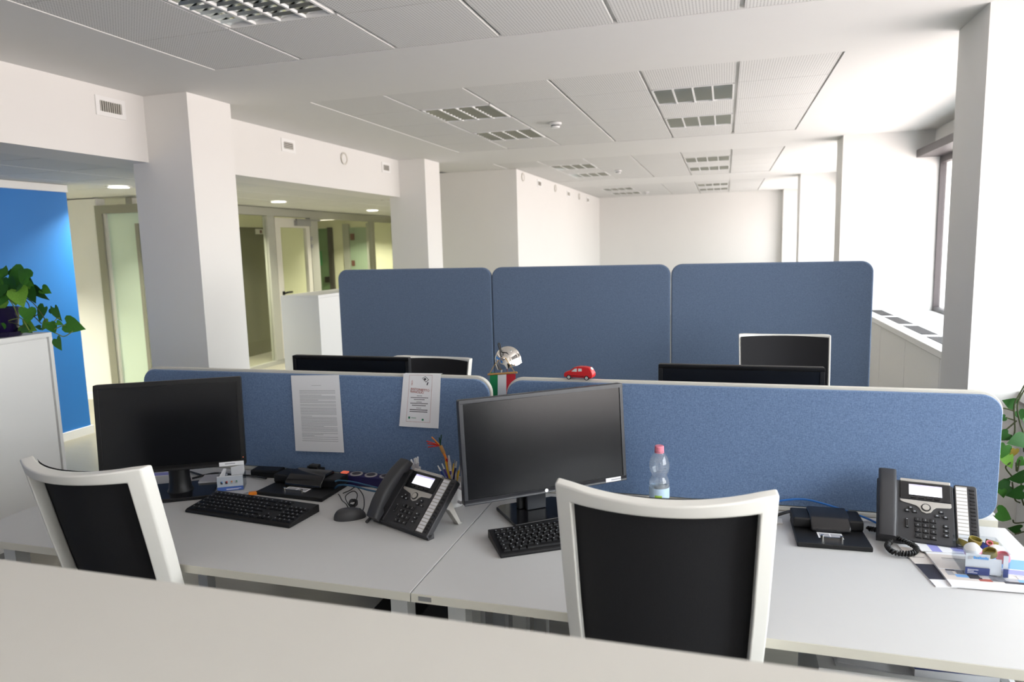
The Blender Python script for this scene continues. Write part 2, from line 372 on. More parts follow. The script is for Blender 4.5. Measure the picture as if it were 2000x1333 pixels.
# right-hand window wall
for i, (a, c) in enumerate([(-.35, .12), (4.0, 4.47), (8.34, 8.76), (12.76, 13.2), (16.3, 16.5)]):
    struct(B('wall_pillar_right', m_wall, None, (1.18, 2.33, a, c, 0, ZC)))
struct(B('wall_right', m_wall, None, (2.08, 2.33, -4.5, 16.5, 0, .83), (2.08, 2.33, -4.5, 16.5, 2.44, ZC), (2.04, 2.08, -4.5, 16.5, 2.50, ZC)))
for i, (a, c) in enumerate(WIN_BAYS):
    wd = link('window_%d' % (i+1), None); struct(wd)
    b = MB(); x0, x1 = 2.09, 2.15
    n = 3; ws = (c-a)/n
    b.box(x0, x1, a, c, .83, .89); b.box(x0, x1, a, c, 2.36, 2.44)
    for q in range(n+1):
        yq = a+q*ws; b.box(x0, x1, max(a, yq-.035), min(c, yq+.035), .89, 2.36)
    b.build('window_frame', m_dframe, wd)
    for q in range(n):
        B('pane', m_glass, wd, (2.115, 2.121, a+q*ws+.035, a+(q+1)*ws-.035, .89, 2.36))
    B('blind_box', m_dframe, wd, (1.87, 2.09, a+.02, c-.02, 2.425, 2.50), (1.90, 2.09, a+.02, c-.02, 2.50, 2.512))
    # deep sill with cabinet below
    if i == 0: continue
    sl = thing('sill_cabinet', ['', 'white window-sill cabinet with a trailing plant on it', 'white window-sill cabinet with dark grilles beside the tall blue partitions', 'white window-sill cabinet beyond the second pillar', 'white window-sill cabinet in the last bay'][i], 'cabinet', (0, a, 0), 0)
    L = c-a
    B('worktop', m_trim, sl, (1.40, 2.08, 0, L, .80, .85), bevel=.003)
    B('carcass', m_wall, sl, (1.45, 2.07, 0, L, .0, .80))
    nd = 4; dw = L/nd
    for q in range(nd):
        B('door_panel', m_trim, sl, (1.425, 1.45, q*dw+.004, (q+1)*dw-.004, .06, .785), bevel=.002)
    for q in range(5):
        y = .25+q*.76
        gr = B('grille', m_grille, sl, (1.50, 1.62, y, y+.62, .8505, .853))
        for z in range(6):
            B('grille_bar', m_grille, gr, (1.503+z*.02, 1.508+z*.02, y, y+.62, .853, .855))

# corridor: frosted glass door in the corner
d1 = struct(link('door_1', None), 'frosted glass door in a grey frame')
B('door_frame', m_pframed, d1, (-6.66, -6.565, 6.27, 6.40, 0, 2.19), (-6.565, -5.9, 6.27, 6.40, 2.10, 2.19), (-5.97, -5.9, 6.27, 6.40, 0, 2.10))
B('pane', m_frost, d1, (-6.55, -5.97, 6.32, 6.34, .02, 2.10))
B('inner_stile', m_alup, d1, (-6.565, -6.54, 6.29, 6.34, .02, 2.10))
B('pull_bar', m_pframed, d1, (-6.13, -6.085, 6.27, 6.30, .25, 1.98))

# corridor: long glazed partition to the lift lobby
PXG = -6.30
def gy(x, y=480): return onx(x, y, PXG).y
gp = struct(link('wall_glazed_partition', None), 'grey framed glass partition to the lift lobby')
B('head_rail', m_pframe, gp, (PXG-.05, PXG+.04, 6.4, 12.98, 2.16, ZL))
B('bottom_rail', m_pframe, gp, (PXG-.04, PXG+.03, 6.4, 12.98, 0, .06))
posts = [6.45, gy(528), gy(612), gy(727), 12.95]
for p, wd_ in zip(posts, (.08, .16, .22, .10, .06)):
    B('post', m_pframe, gp, (PXG-.045, PXG+.035, p-wd_/2, p+wd_/2, .06, 2.16))
for p, q in ((6.49, gy(528)-.08), (gy(612)+.11, gy(727)-.05), (gy(727)+.05, 12.92)):
    B('pane', m_pglass, gp, (PXG-.008, PXG+.0, p, q, .06, 2.16))
d2 = struct(link('door_2', None), 'glass door leaf with black lever handle')
ya, yb = gy(528)+.10, gy(612)-.12
B('door_frame', m_alup, d2, (PXG-.03, PXG+.03, ya, ya+.13, .02, 2.14), (PXG-.03, PXG+.03, yb-.10, yb, .02, 2.14), (PXG-.03, PXG+.03, ya+.13, yb-.10, 2.00, 2.14), (PXG-.03, PXG+.03, ya+.13, yb-.10, .02, .18))
B('pane', m_pglass, d2, (PXG-.006, PXG+.002, ya+.13, yb-.10, .18, 2.00))
hb = MB(); hb.tube(bez([(PXG+.03, ya+.10, 1.03), (PXG+.08, ya+.10, 1.035), (PXG+.085, ya+.12, 1.04), (PXG+.085, ya+.24, 1.04)], 6), .016); hb.box(PXG+.03, PXG+.042, ya+.075, ya+.125, .93, 1.06)
hb.build('door_handle', m_blackg, d2, smooth=True)
B('door_closer', m_gmetal, d2, (PXG+.03, PXG+.09, yb-.42, yb-.05, 2.03, 2.11), (PXG+.05, PXG+.07, yb-.4, yb+.25, 2.115, 2.135))
hg = MB()
for z in (1.72, 1.84): hg.cyl((PXG+.035, yb+.02, z-.03), (PXG+.035, yb+.02, z+.03), .022)
hg.build('hinge', m_gmetal, d2)

# lift and lobby
struct(B('wall_lobby_lift', m_cream, None, (-7.35, -7.24, 9.0, 11.6, 0, ZL)))
d3 = struct(link('door_3', None), 'bronze lift doors')
B('door_frame', m_bronze, d3, (-7.24, -7.205, 9.30, 9.42, 0, 2.04), (-7.24, -7.205, 10.30, 10.42, 0, 2.04), (-7.24, -7.205, 9.42, 10.30, 1.90, 2.04))
B('door_leaf', m_bronze, d3, (-7.24, -7.218, 9.42, 9.985, 0, 1.90)); B('door_leaf', m_bronze, d3, (-7.24, -7.222, 9.99, 10.30, 0, 1.90))
B('floor_indicator', m_alup, d3, (-7.206, -7.198, 9.80, 10.02, 1.935, 2.02)); B('indicator_light', m_maroon, d3, (-7.199, -7.194, 9.91, 9.96, 1.95, 2.0))
d4 = struct(link('door_4', None), 'green fire door with dark closing edge')
def e13(x, y): return ony(x, y, 13.0)
ga, gb = e13(620, 450).x, e13(642, 450).x
B('door_leaf', m_green, d4, (ga-.35, gb, 12.95, 13.0, 0, 2.1)); B('closing_edge', m_dframe, d4, (gb, gb+.09, 12.93, 13.0, 0, 2.12))
B('door_handle', m_black, d4, (gb-.1, gb-.02, 12.90, 12.95, 1.0, 1.12))
B('safety_sign', m_signg, d4, (ga+.02, ga+.10, 12.94, 12.95, 1.35, 1.65))
d5 = struct(link('door_5', None), 'pale green glazed lobby door')
ga, gb = e13(672, 450).x, e13(718, 450).x
B('door_frame', m_pframe, d5, (ga, ga+.14, 12.93, 13.0, 0, 2.18), (gb, gb+.06, 12.93, 13.0, 0, 2.18))
B('door_leaf', mat('pale_green_glass', rgb(150, 168, 146), .3), d5, (ga+.14, gb, 12.96, 13.0, 0, 2.1))
B('notice', m_maroon, d5, (ga+.16, ga+.25, 12.945, 12.96, 1.85, 1.98)); B('notice', m_maroon, d5, (ga+.16, ga+.23, 12.945, 12.96, 1.33, 1.44))

# ================================================================== CEILING FITTINGS
def fixture():
    t = thing('louvre_light', '', 'light')
    b = MB(); w_ = .285
    for q in ((-w_, w_, -w_, -w_+.012), (-w_, w_, w_-.012, w_), (-w_, -w_+.012, -w_, w_), (w_-.012, w_, -w_, w_)): b.box(*q, -.004, .016)
    b.build('light_frame', m_trim, t)
    B('housing', m_wmetal, t, (-.273, .273, -.273, .273, .0155, .0215))
    for i in range(4):
        x = -.273+.1365*(i+.5)
        r_ = MB(); r_.grid(lambda u, v: (x+(u-.5)*.128, -.27+.54*v, .002+.012*math.sin(PI*u)), 8, 1)
        r_.build('reflector', m_mirror, t, smooth=True)
    for i in range(3):
        x = -.273+.1365*(i+1)
        B('louvre_rail', m_trim, t, (x-.006, x+.006, -.273, .273, -.006, .014))
    for j in range(7):
        y = -.273+.546*(j+1)/8
        q = MB(); q.prism([(y-.012, .006), (y, -.006), (y+.012, .006)], YZ(-.273), YZ(.273)); q.build('louvre_blade', m_mirror, t)
    return t
fx = fixture(); first = True
def bay_phrase(fi): return {0: 'over the front of the room', 1: 'over the near white cabinet', 2: 'above the tall blue partitions', 3: 'beyond the second pair of pillars', 4: 'at the far end wall'}[fi]
for (x, y, fi, i) in LIGHTS:
    o = fx if first else copy_tree(fx); first = False
    o.location = (x, y, ZC+.004)
    row = 'near' if (y-FIELDS[fi][0]) < 1.5 else 'further'
    o['label'] = '%s mirrored louvre light of the %s-side pair %s' % ('first' if row == 'near' else 'second', 'corridor' if i == 1 else 'window', bay_phrase(fi))
    o['group'] = 'louvre ceiling lights'

def detector(x, y, lab):
    t = thing('smoke_detector', lab, 'smoke detector', (x, y, ZC), 0, 'ceiling smoke detectors')
    b = MB(); b.lathe([(0, 0), (.055, 0), (.055, -.015), (.042, -.022), (0, -.022)], 24); b.build('base', m_white, t, smooth=True)
    b = MB(); b.lathe([(.038, -.022), (.038, -.032)], 20); b.build('sensor_slot', m_grille, t)
    b = MB(); b.lathe([(.04, -.030), (.036, -.044), (0, -.046)], 24); b.build('cap', m_white, t, smooth=True)
detector(-1.45, 6.30, 'round white smoke detector between the two pairs of louvre lights')
detector(-1.515, 10.62, 'small white smoke detector in the second ceiling bay')
detector(-1.58, 15.24, 'tiny white smoke detector in the last ceiling bay')

def downlight(x, y, lab):
    t = thing('downlight', lab, 'downlight', (x, y, ZL), 0, 'round corridor downlights')
    b = MB(); b.lathe([(.095, .002), (.115, .0), (.115, -.006), (.092, -.008)], 28); b.build('rim', m_trim, t, smooth=True)
    b = MB(); b.lathe([(0, -.004), (.093, -.004)], 28); b.build('diffuser', m_glow, t)
    ld = bpy.data.lights.new('downlight_lamp', 'AREA'); ld.shape = 'DISK'; ld.size = .18; ld.energy = 34 if x > -6 else (36 if x > -7.5 else 110); ld.spread = R(125); ld.color = (1.0, .97, .78)
    lo = bpy.data.objects.new('downlight_lamp', ld); C.objects.link(lo); lo.parent = t; lo.location = (0, 0, -.012)
for (x, y, lab) in [(-5.40, 5.38, 'lit round downlight near the end of the blue wall'), (-5.42, 7.89, 'lit round downlight in front of the glazed lobby door'), (-5.44, 10.44, 'lit round downlight beside the far pillar'),
                    (-6.78, 8.2, 'added unseen downlight that lights the lobby before the lift'), (-6.78, 12.1, 'added unseen downlight that lights the depth of the lobby'), (-7.9, 4.6, 'added unseen downlight that lights the corridor behind the blue wall')]:  # these three are out of view, added to light lobby and corridor wall
    downlight(x, y, lab)

def vent_x(X, y, z, wy, hz, n, vert, lab, grp):
    t = thing('air_vent', lab, 'vent', (X, y, z), 0, grp)
    B('vent_frame', m_trim, t, (0, .008, -wy/2-.03, wy/2+.03, hz/2, hz/2+.028), (0, .008, -wy/2-.03, wy/2+.03, -hz/2-.028, -hz/2), (0, .008, -wy/2-.03, -wy/2, -hz/2, hz/2), (0, .008, wy/2, wy/2+.03, -hz/2, hz/2))
    B('vent_back', m_grille, t, (0, .001, -wy/2, wy/2, -hz/2, hz/2))
    for i in range(n):
        if vert: c = -wy/2+wy*(i+.5)/n; B('vent_slat', m_alup, t, (.001, .008, c-wy/n*.16, c+wy/n*.16, -hz/2, hz/2))
        else: c = -hz/2+hz*(i+.5)/n; B('vent_slat', m_alup, t, (.001, .008, -wy/2, wy/2, c-hz/n*.25, c+hz/n*.25))
vent_x(-3.807, 3.785, 2.576, .17, .066, 10, True, 'large white air vent with vertical slats beside the near pillar', 'bulkhead vents')
vent_x(-3.807, 5.74, 2.583, .15, .06, 4, False, 'small air vent with horizontal slats just past the near pillar', 'bulkhead vents')
vent_x(-3.807, 7.69, 2.578, .15, .06, 6, True, 'small grey air vent close to the far left pillar', 'bulkhead vents')
for y, z, lab in ((10.93, 2.597, 'first tiny vent on the far white wall'), (13.09, 2.577, 'second tiny vent on the far white wall'), (15.05, 2.574, 'last tiny vent on the far white wall')):
    vent_x(-2.79, y, z, .2, .06, 4, True, lab, 'far wall vents')
def speaker(X, y, z, lab):
    t = thing('wall_speaker', lab, 'speaker', (X, y, z), 0, 'round wall speakers')
    a = MB(); a.T = Matrix.Rotation(PI/2, 4, 'Y'); a.lathe([(.056, .0), (.064, .012), (.050, .014), (.046, .006)], 28); a.build('ring', m_alup, t, smooth=True)
    a = MB(); a.T = Matrix.Rotation(PI/2, 4, 'Y'); a.lathe([(.048, .002), (.047, .006), (0, .008)], 28); a.build('speaker_cover', m_wall, t, smooth=True)
speaker(-3.807, 6.725, 2.578, 'round white speaker between the two small bulkhead vents')
for y, z, lab in ((9.97, 2.616, 'first round speaker on the far white wall'), (12.02, 2.603, 'second round speaker on the far white wall'), (14.11, 2.592, 'third round speaker on the far white wall')):
    speaker(-2.79, y, z, lab)

# ================================================================== FURNITURE
DZ = .74
def desk(x0, x1, y0, y1, lab, mark=False):
    t = thing('work_desk', lab, 'desk', (x0, y0, 0), 0, 'white workstation desks'); W = x1-x0; D = y1-y0
    top = B('desktop', [m_desk], t, (.0015, W-.0015, 0, D, DZ-.025, DZ), bevel=.0015)
    B('edge_band', m_deske, top, (.0015, W-.0015, -.0012, .0, DZ-.024, DZ-.001))
    for xx in (.06, W-.11):
        for q in (.10, D-.12): B('leg', m_wmetal, t, (xx, xx+.05, q, q+.05, 0, DZ-.025))
        B('leg_rail', m_wmetal, t, (xx, xx+.05, .12, D-.10, DZ-.07, DZ-.025))
    B('beam', m_gmetal, t, (.1, W-.1, D*.55, D*.55+.05, DZ-.09, DZ-.04))
    B('cable_tray', m_char, t, (.25, W-.25, D-.22, D-.06, DZ-.20, DZ-.19), (.25, W-.25, D-.22, D-.215, DZ-.19, DZ-.12))
    if mark: B('maker_plate', m_gmetal, t, (.022, .058, -.0022, -.0012, DZ-.018, DZ-.006))
    return t
desk(-2.36, -.764, 1.568, 2.37, 'white desk with the keyboard, mouse and pen mug on it')
desk(-.764, .822, 1.568, 2.37, 'white desk with the water bottle and box of caps on it', True)
desk(-2.36, -.764, 2.43, 3.23, 'white desk behind the low screen with two paper sheets')
desk(-.764, .822, 2.43, 3.23, 'white desk behind the low screen with the red toy car')

def dscreen(x0, x1, lab):
    t = thing('desk_screen', lab, 'desk screen', ((x0+x1)/2, 2.40, 0), 0, 'low blue desk screens'); W = x1-x0
    z0, z1 = .752, 1.152; zc = (z0+z1)/2; h = z1-z0
    b = MB(); b.prism(rrect(W, h, .062, 8, 0, zc), XZ(-.005), XZ(.018)); b.build('edge_frame', m_alup, t, bevel=.002)
    b = MB(); b.prism(rrect(W-.008, h-.010, .058, 8, 0, zc-.003), XZ(-.018), XZ(-.004)); b.build('fabric_panel', m_fab, t, bevel=.004, seg=3)
    b = MB(); b.prism(rrect(W-.02, h-.02, .054, 8, 0, zc), XZ(.017), XZ(.028)); b.build('rear_fabric_panel', m_fab, t, bevel=.003)
    B('clamp_rail', m_alup, t, (-W/2+.08, W/2-.08, -.028, .026, DZ+.001, DZ+.012), (-W/2+.08, W/2-.08, -.0085, -.004, DZ+.012, DZ+.02), (-W/2+.08, W/2-.08, -.004, .016, .72, .752))
dscreen(-2.364, -.807, 'low blue desk screen with two paper sheets hung on it')
dscreen(-.749, .803, 'low blue desk screen with the red toy car on its edge')

PYY = 4.66
for i, (xa, xb) in enumerate(((-2.732, -1.5405), (-1.538, -.331), (-.3275, .850))):
    W = xb-xa
    t = thing('partition_screen', ('tall blue fabric partition next to the white cabinet', 'tall blue fabric partition between the two others', 'tall blue fabric partition next to the window-sill cabinet')[i], 'partition', ((xa+xb)/2, PYY, 0), 0, 'tall blue partitions')
    b = MB(); b.prism(rrect(W, 1.43, .07, 8, 0, .77), XZ(-.018), XZ(.018)); b.build('fabric_panel', m_fab2, t, bevel=.012, seg=3)
    b = MB(); b.prism(rrect(W-.06, 1.38, .06, 8, 0, .76), XZ(.016), XZ(.028)); b.build('rear_frame', m_fab2, t)
    for sx_ in (-1, 1):
        B('foot', m_wmetal, t, (sx_*(W/2-.2)-.03, sx_*(W/2-.2)+.03, -.18, .18, 0, .012), (sx_*(W/2-.2)-.02, sx_*(W/2-.2)+.02, -.015, .015, .012, .08), bevel=.003)

def cabinet(name, lab, loc, W, D, Hc, door_x=True, top=None):
    """carcass at origin corner, doors on the +X face"""
    t = thing(name, lab, 'cabinet', loc)
    B('carcass', m_trim, t, (-D, -.02, 0, W, .04, Hc-.025)); B('plinth', m_gmetal, t, (-D+.02, -.03, .01, W-.01, 0, .04))
    B('top_panel', top or m_trim, t, (-D, 0, 0, W, Hc-.025, Hc), bevel=.002)
    for s_ in (0, W-.02): B('side_panel', m_trim, t, (-.02, 0, s_, s_+.02, .04, Hc-.025))
    for s_ in (0, 1):
        d = B('door', m_trim, t, (-.02, -.006, .024+s_*(W-.04)/2, .016+(s_+1)*(W-.04)/2-.004, .05, Hc-.032), bevel=.002)
        y = W/2+(-.04 if s_ == 0 else .04)
        B('handle', m_alu, d, (-.006, .012, y-.006, y+.006, .62, .76))
    return t
cabinet('storage_cabinet', 'tall white cabinet in front of the blue wall, carrying the plant', (-3.715, 2.12, 0), 1.0, .45, 1.2, top=m_trim)
cabinet('storage_cabinet', 'white cabinet beside the tall blue partitions and the lobby door', (-3.815, 6.10, 0), 1.2, .43, 1.2)
# cabinet right under the lens: doors face away from the desks
t = thing('storage_cabinet', 'wide white cabinet behind the two office chairs', 'cabinet', (-1.6, .22, 0))
B('carcass', m_trim, t, (.01, 3.19, .02, .46, .04, 1.175)); B('plinth', m_gmetal, t, (.02, 3.18, .03, .45, 0, .04))
B('top_panel', m_trim2, t, (0, 3.2, 0, .477, 1.175, 1.2), bevel=.002)
for q in range(4):
    d = B('door', m_trim, t, (.012+q*.797, .80+q*.797, .004, .02, .05, 1.17), bevel=.002)
    B('handle', m_alu, d, (.4+q*.797-.06, .4+q*.797+.06, -.010, .004, 1.0, 1.012))

# ---------------------------------------------------------------- chairs
def chair(lab, loc, rz, grp, top=1.117, Wb=.45):
    """origin on floor under the seat; faces +Y; backrest at -Y"""
    t = thing('office_chair', lab, 'chair', loc, rz, grp)
    sh = .47; zb = .60; zt = top; rec = math.tan(R(13)); yb = -.25
    def pt(u, z, off):          # u in -1..1 across, z height, off forward offset
        tz = (z-zt)
        wz = Wb/2*(1+.10*tz)*(1 if z > .8 else 1-.12*(.8-z))
        bow = -.074*(1-u*u)
        return Vector((u*wz, yb + bow - tz*rec*1.0 + off + .0, z - (.012*(1-u*u) if z > zt-.001 else 0)))
    # frame built as a swept rectangular ring: outer minus inner with a curved grid
    def ring(name, m, o0, o1, side, toph, both):
        b = MB(); N = 20
        us = [-1+2*i/N for i in range(N+1)]
        ui = 1-side/(Wb/2)
        usn = sorted(set([-1, -ui, ui, 1]+[-ui+2*ui*i/N for i in range(N+1)]))
        zs = [zb, zb+.05, .72, .82, .92, 1.0, zt-toph, zt]
        nU = len(usn); nz = len(zs)
        vid = {}
        vs = []; fs = []
        for layer, off in enumerate((o0, o1)):
            for j, z in enumerate(zs):
                for i, u in enumerate(usn):
                    p = pt(u, z, off)
                    if j == nz-1 and abs(u) > .985: p.z -= .003
                    vid[(layer, i, j)] = len(vs); vs.append(p)
        hole = lambda i, j: (-ui-1e-6 <= usn[i] and usn[i+1] <= ui+1e-6) and 1 <= j < nz-2
        cells = {(i, j) for i in range(nU-1) for j in range(nz-1) if not hole(i, j)}
        for (i, j) in cells:
            for L in (0, 1):
                q = [vid[(L, i, j)], vid[(L, i+1, j)], vid[(L, i+1, j+1)], vid[(L, i, j+1)]]
                fs.append(tuple(q if L == 0 else q[::-1]))
            for (di, dj, a_, b_) in ((-1, 0, (i, j), (i, j+1)), (1, 0, (i+1, j), (i+1, j+1)), (0, -1, (i, j), (i+1, j)), (0, 1, (i, j+1), (i+1, j+1))):
                if (i+di, j+dj) not in cells:
                    fs.append((vid[(0, *a_)], vid[(0, *b_)], vid[(1, *b_)], vid[(1, *a_)]))
        b.add(vs, fs); return b.build(name, m, t, bevel=.006, seg=3)
    ring('back_frame', m_chairw, -.012, .030, .036, .042, True)
    b = MB(); b.grid(lambda u, v: pt((u*2-1)*.955, zb+.02+v*(zt-zb-.035), .033 - .002), 20, 10)
    b.grid(lambda u, v: pt((u*2-1)*.955, zb+.02+v*(zt-zb-.035), .037), 20, 10)
    b.build('back_mesh', m_mesh, t, smooth=True)
    # seat, column and star base
    b = MB(); b.prism(rrect(.47, .46, .09, 6, 0, .0), XY(sh-.055), XY(sh)); b.build('seat', m_mesh, t, bevel=.02, seg=3)
    b = MB(); b.tube(bez([(0, .0, sh-.07), (0, -.16, sh-.065), (0, -.235+.02, sh+.02), (0, -.20, zb+.03)], 6), .022); b.build('back_support', m_chairw, t, smooth=True)
    B('tilt_mechanism', m_black, t, (-.09, .09, -.13, .13, sh-.105, sh-.056), bevel=.01)
    b = MB(); b.cyl((0, 0, .10), (0, 0, .28), .028); b.cyl((0, 0, .28), (0, 0, sh-.10), .016); b.build('gas_lift', m_black, t, smooth=True)
    for i in range(5):
        a = 2*PI*i/5+.3; d = Vector((math.cos(a), math.sin(a), 0))
        b = MB(); b.tube([d*.02+Vector((0, 0, .105)), d*.16+Vector((0, 0, .095)), d*.30+Vector((0, 0, .07))], .02, 8, [.028, .022, .016]); lg = b.build('base_arm', m_chairw, t, smooth=True)
        n = Vector((-d.y, d.x, 0)); b = MB(); c = d*.30+Vector((0, 0, .027))
        for s_ in (-1, 1): b.cyl(c+n*s_*.012, c+n*s_*.026, .0268)
        b.cyl(c, c+Vector((0, 0, .05)), .007); b.build('caster', m_black, lg)
    return t
CG = 'white office chairs with black mesh backs'
chair('white-framed office chair with a black mesh back at the desk with the water bottle', (-.128, 1.43+.25, 0), R(3), CG, 1.122)
chair('white-framed office chair with a black mesh back at the desk with the pen mug', (-1.664, 1.443+.25, 0), R(0), CG, 1.070, .418)
chair('white-rimmed office chair partly hidden by the rear black monitor at the lamp', (-1.477, 3.38-.25, 0), R(180-5), CG, 1.062)
chair('white-rimmed office chair standing taller in front of the window-side blue partition', (.302, 3.93-.25, 0), R(180), CG, 1.132)

# ---------------------------------------------------------------- monitors
def monitor(name, lab, base, panel, yaw, tilt, W, Hh, grp, kind):
    t = thing('monitor', lab, 'monitor', (base[0], base[1], DZ), yaw, grp)
    M = t.matrix_basis if False else Matrix.Translation((base[0], base[1], DZ)) @ Matrix.Rotation(yaw, 4, 'Z')
    c = M.inverted() @ Vector(panel)
    P = Matrix.Translation(c) @ Matrix.Rotation(-tilt, 4, 'X')
    def pb(name, m, par, *bx, **k):
        b = MB(); b.T = P
        for q in bx: b.box(*q)
        return b.build(name, m, par, **k)
    bz = .016 if kind != 'slim' else .013
    b = MB(); b.T = P
    pr = rrect(W, Hh, .007, 4); b.prism(pr, XZ(0), XZ(.022)); case = b.build('casing', m_black if kind != 'slim' else m_char2, t, bevel=.002)
    pb('bezel', m_black if kind != 'slim' else m_char2, case, (-W/2+.001, W/2-.001, -.004, 0, Hh/2-bz, Hh/2-.001), (-W/2+.001, W/2-.001, -.004, 0, -Hh/2+.001, -Hh/2+bz*1.35), (-W/2+.001, -W/2+bz, -.004, 0, -Hh/2+bz*1.35, Hh/2-bz), (W/2-bz, W/2-.001, -.004, 0, -Hh/2+bz*1.35, Hh/2-bz), bevel=.001)
    pb('screen', m_screen, t, (-W/2+bz, W/2-bz, -.0012, -.0004, -Hh/2+bz*1.35, Hh/2-bz))
    b = MB(); b.T = P; b.prism(rrect(W*.62, Hh*.62, .02, 4), XZ(.022), XZ(.045)); b.build('rear_housing', m_black, case, bevel=.01)
    if kind in ('slim', 'round'):
        x0 = W/2-.092 if kind == 'round' else W/2-.080
        lb = pb('label_strip', m_paper, t, (x0, x0+(.085 if kind == 'round' else .056), -.0055, -.0045, -Hh/2+(.002 if kind == 'round' else .004), -Hh/2+.017))
        pb('label_print', m_ink, lb, (x0+.02, x0+.055, -.0058, -.0055, -Hh/2+.008, -Hh/2+.012))
        b = MB(); b.T = P
        if kind == 'slim': b.cyl((-.01, -.0045, -Hh/2+.010), (-.01, -.004, -Hh/2+.010), .006, n=16)
        else: b.cyl((W/2-.008, -.0045, -Hh/2+.03), (W/2-.008, -.004, -Hh/2+.03), .0018, n=8)
        b.build('logo_badge' if kind == 'slim' else 'power_light', m_white if kind == 'slim' else m_coral, t)
    if kind == 'rear':
        lb = pb('logo_plate', m_blackg, t, (-.06, .06, .022, .0225, Hh/2-.085, Hh/2-.035))
        Mx = P @ Matrix(((-1, 0, 0, .012), (0, 0, 1, .0228), (0, 1, 0, Hh/2-.075), (0, 0, 0, 1)))
        text('LG', .034, m_char, lb, Mx)
        b = MB(); b.T = P
        for i in range(20):
            a0, a1 = R(90+i*15.5), R(90+(i+1)*15.5)
            b.add([(.032+r_*math.cos(a_), .0229, Hh/2-.062+r_*math.sin(a_)) for a_ in (a0, a1) for r_ in (.016, .0125)], [(0, 1, 3, 2)])
        b.add([(.034, .0229, Hh/2-.055), (.034, .0229, Hh/2-.07), (.0305, .0229, Hh/2-.07), (.0305, .0229, Hh/2-.055)], [(0, 1, 2, 3)])
        b.add([(.032, .0229, Hh/2-.0605), (.032, .0229, Hh/2-.0635), (.0175, .0229, Hh/2-.0635), (.0175, .0229, Hh/2-.0605)], [(0, 1, 2, 3)])
        b.build('logo_mark', m_char, lb)
    zn = c.z
    if kind == 'round':
        b = MB(); b.lathe([(0, .012), (.047, .012), (.040, .025), (.036, .06), (.036, max(.09, zn-.06))], 28, (0, 0, 0)); b.cyl((0, 0, zn-.07), (0, 0, zn-.02), .03); nk = b.build('neck', m_black, t, smooth=True)
        B('base', m_blackg, t, (-.125, .125, -.10, .10, 0, .014), bevel=.004)
    elif kind == 'slim':
        B('neck', m_char2, t, (-.035, .035, -.002, .02, .012, zn), bevel=.004)
        B('neck_back', m_black, t, (-.055, .03, .02, .045, .012, zn-.02), bevel=.004)
        b = MB(); b.prism([(-.115, -.095), (.115, -.095), (.115, .075), (.095, .09), (-.095, .09), (-.115, .075)], XY(0), XY(.012)); b.build('base', m_blackg, t, bevel=.003)
    else:
        b = MB(); b.cyl((0, 0, .01), (0, 0, zn-.02), .028); b.build('neck', m_black, t, smooth=True)
        b = MB(); b.lathe([(0, 0), (.11, 0), (.11, .008), (.03, .018), (0, .018)], 32); b.build('base', m_blackg, t, smooth=True)
    B('arm', m_black, t, (-.04, .04, min(0, c.y)+.015, max(0, c.y)+.03, zn-.05, zn+.03))
    return t
m_char2 = mat('blue_black_bezel', rgb(40, 42, 48), .35)
def sc(p, k): return CAM + (Vector(p)-CAM)*k
p1 = sc((-2.094, 2.231, .948), .49/.54); y1 = R(29.9)
n1 = Vector((-math.sin(y1), math.cos(y1), 0))
monitor('m', 'black wide monitor with thick bezel beside the paper sheets', (p1+n1*.055)[:2], p1, y1, R(4.7), .49, .3276, 'front monitors', 'round')
p2 = sc((-.508, 2.015, 1.03), .565/.54); y2 = R(38.5)
n2 = Vector((-math.sin(y2), math.cos(y2), 0))
monitor('m', 'slim black monitor with a pale reflection beneath the red toy car', (p2+n2*.09)[:2], p2, y2, R(4.7), .565, .3244, 'front monitors', 'slim')
for (xa, xb, zt, lab) in ((-1.795, -1.243, 1.176, 'black monitor seen from behind next to the chrome lamp'), (-.231, .341, 1.173, 'black monitor seen from behind next to the red toy car')):
    W = xb-xa; monitor('m', lab, ((xa+xb)/2, 2.58), ((xa+xb)/2, 2.638, zt-.165), R(0), 0, W, .33, 'rear monitors', 'rear')

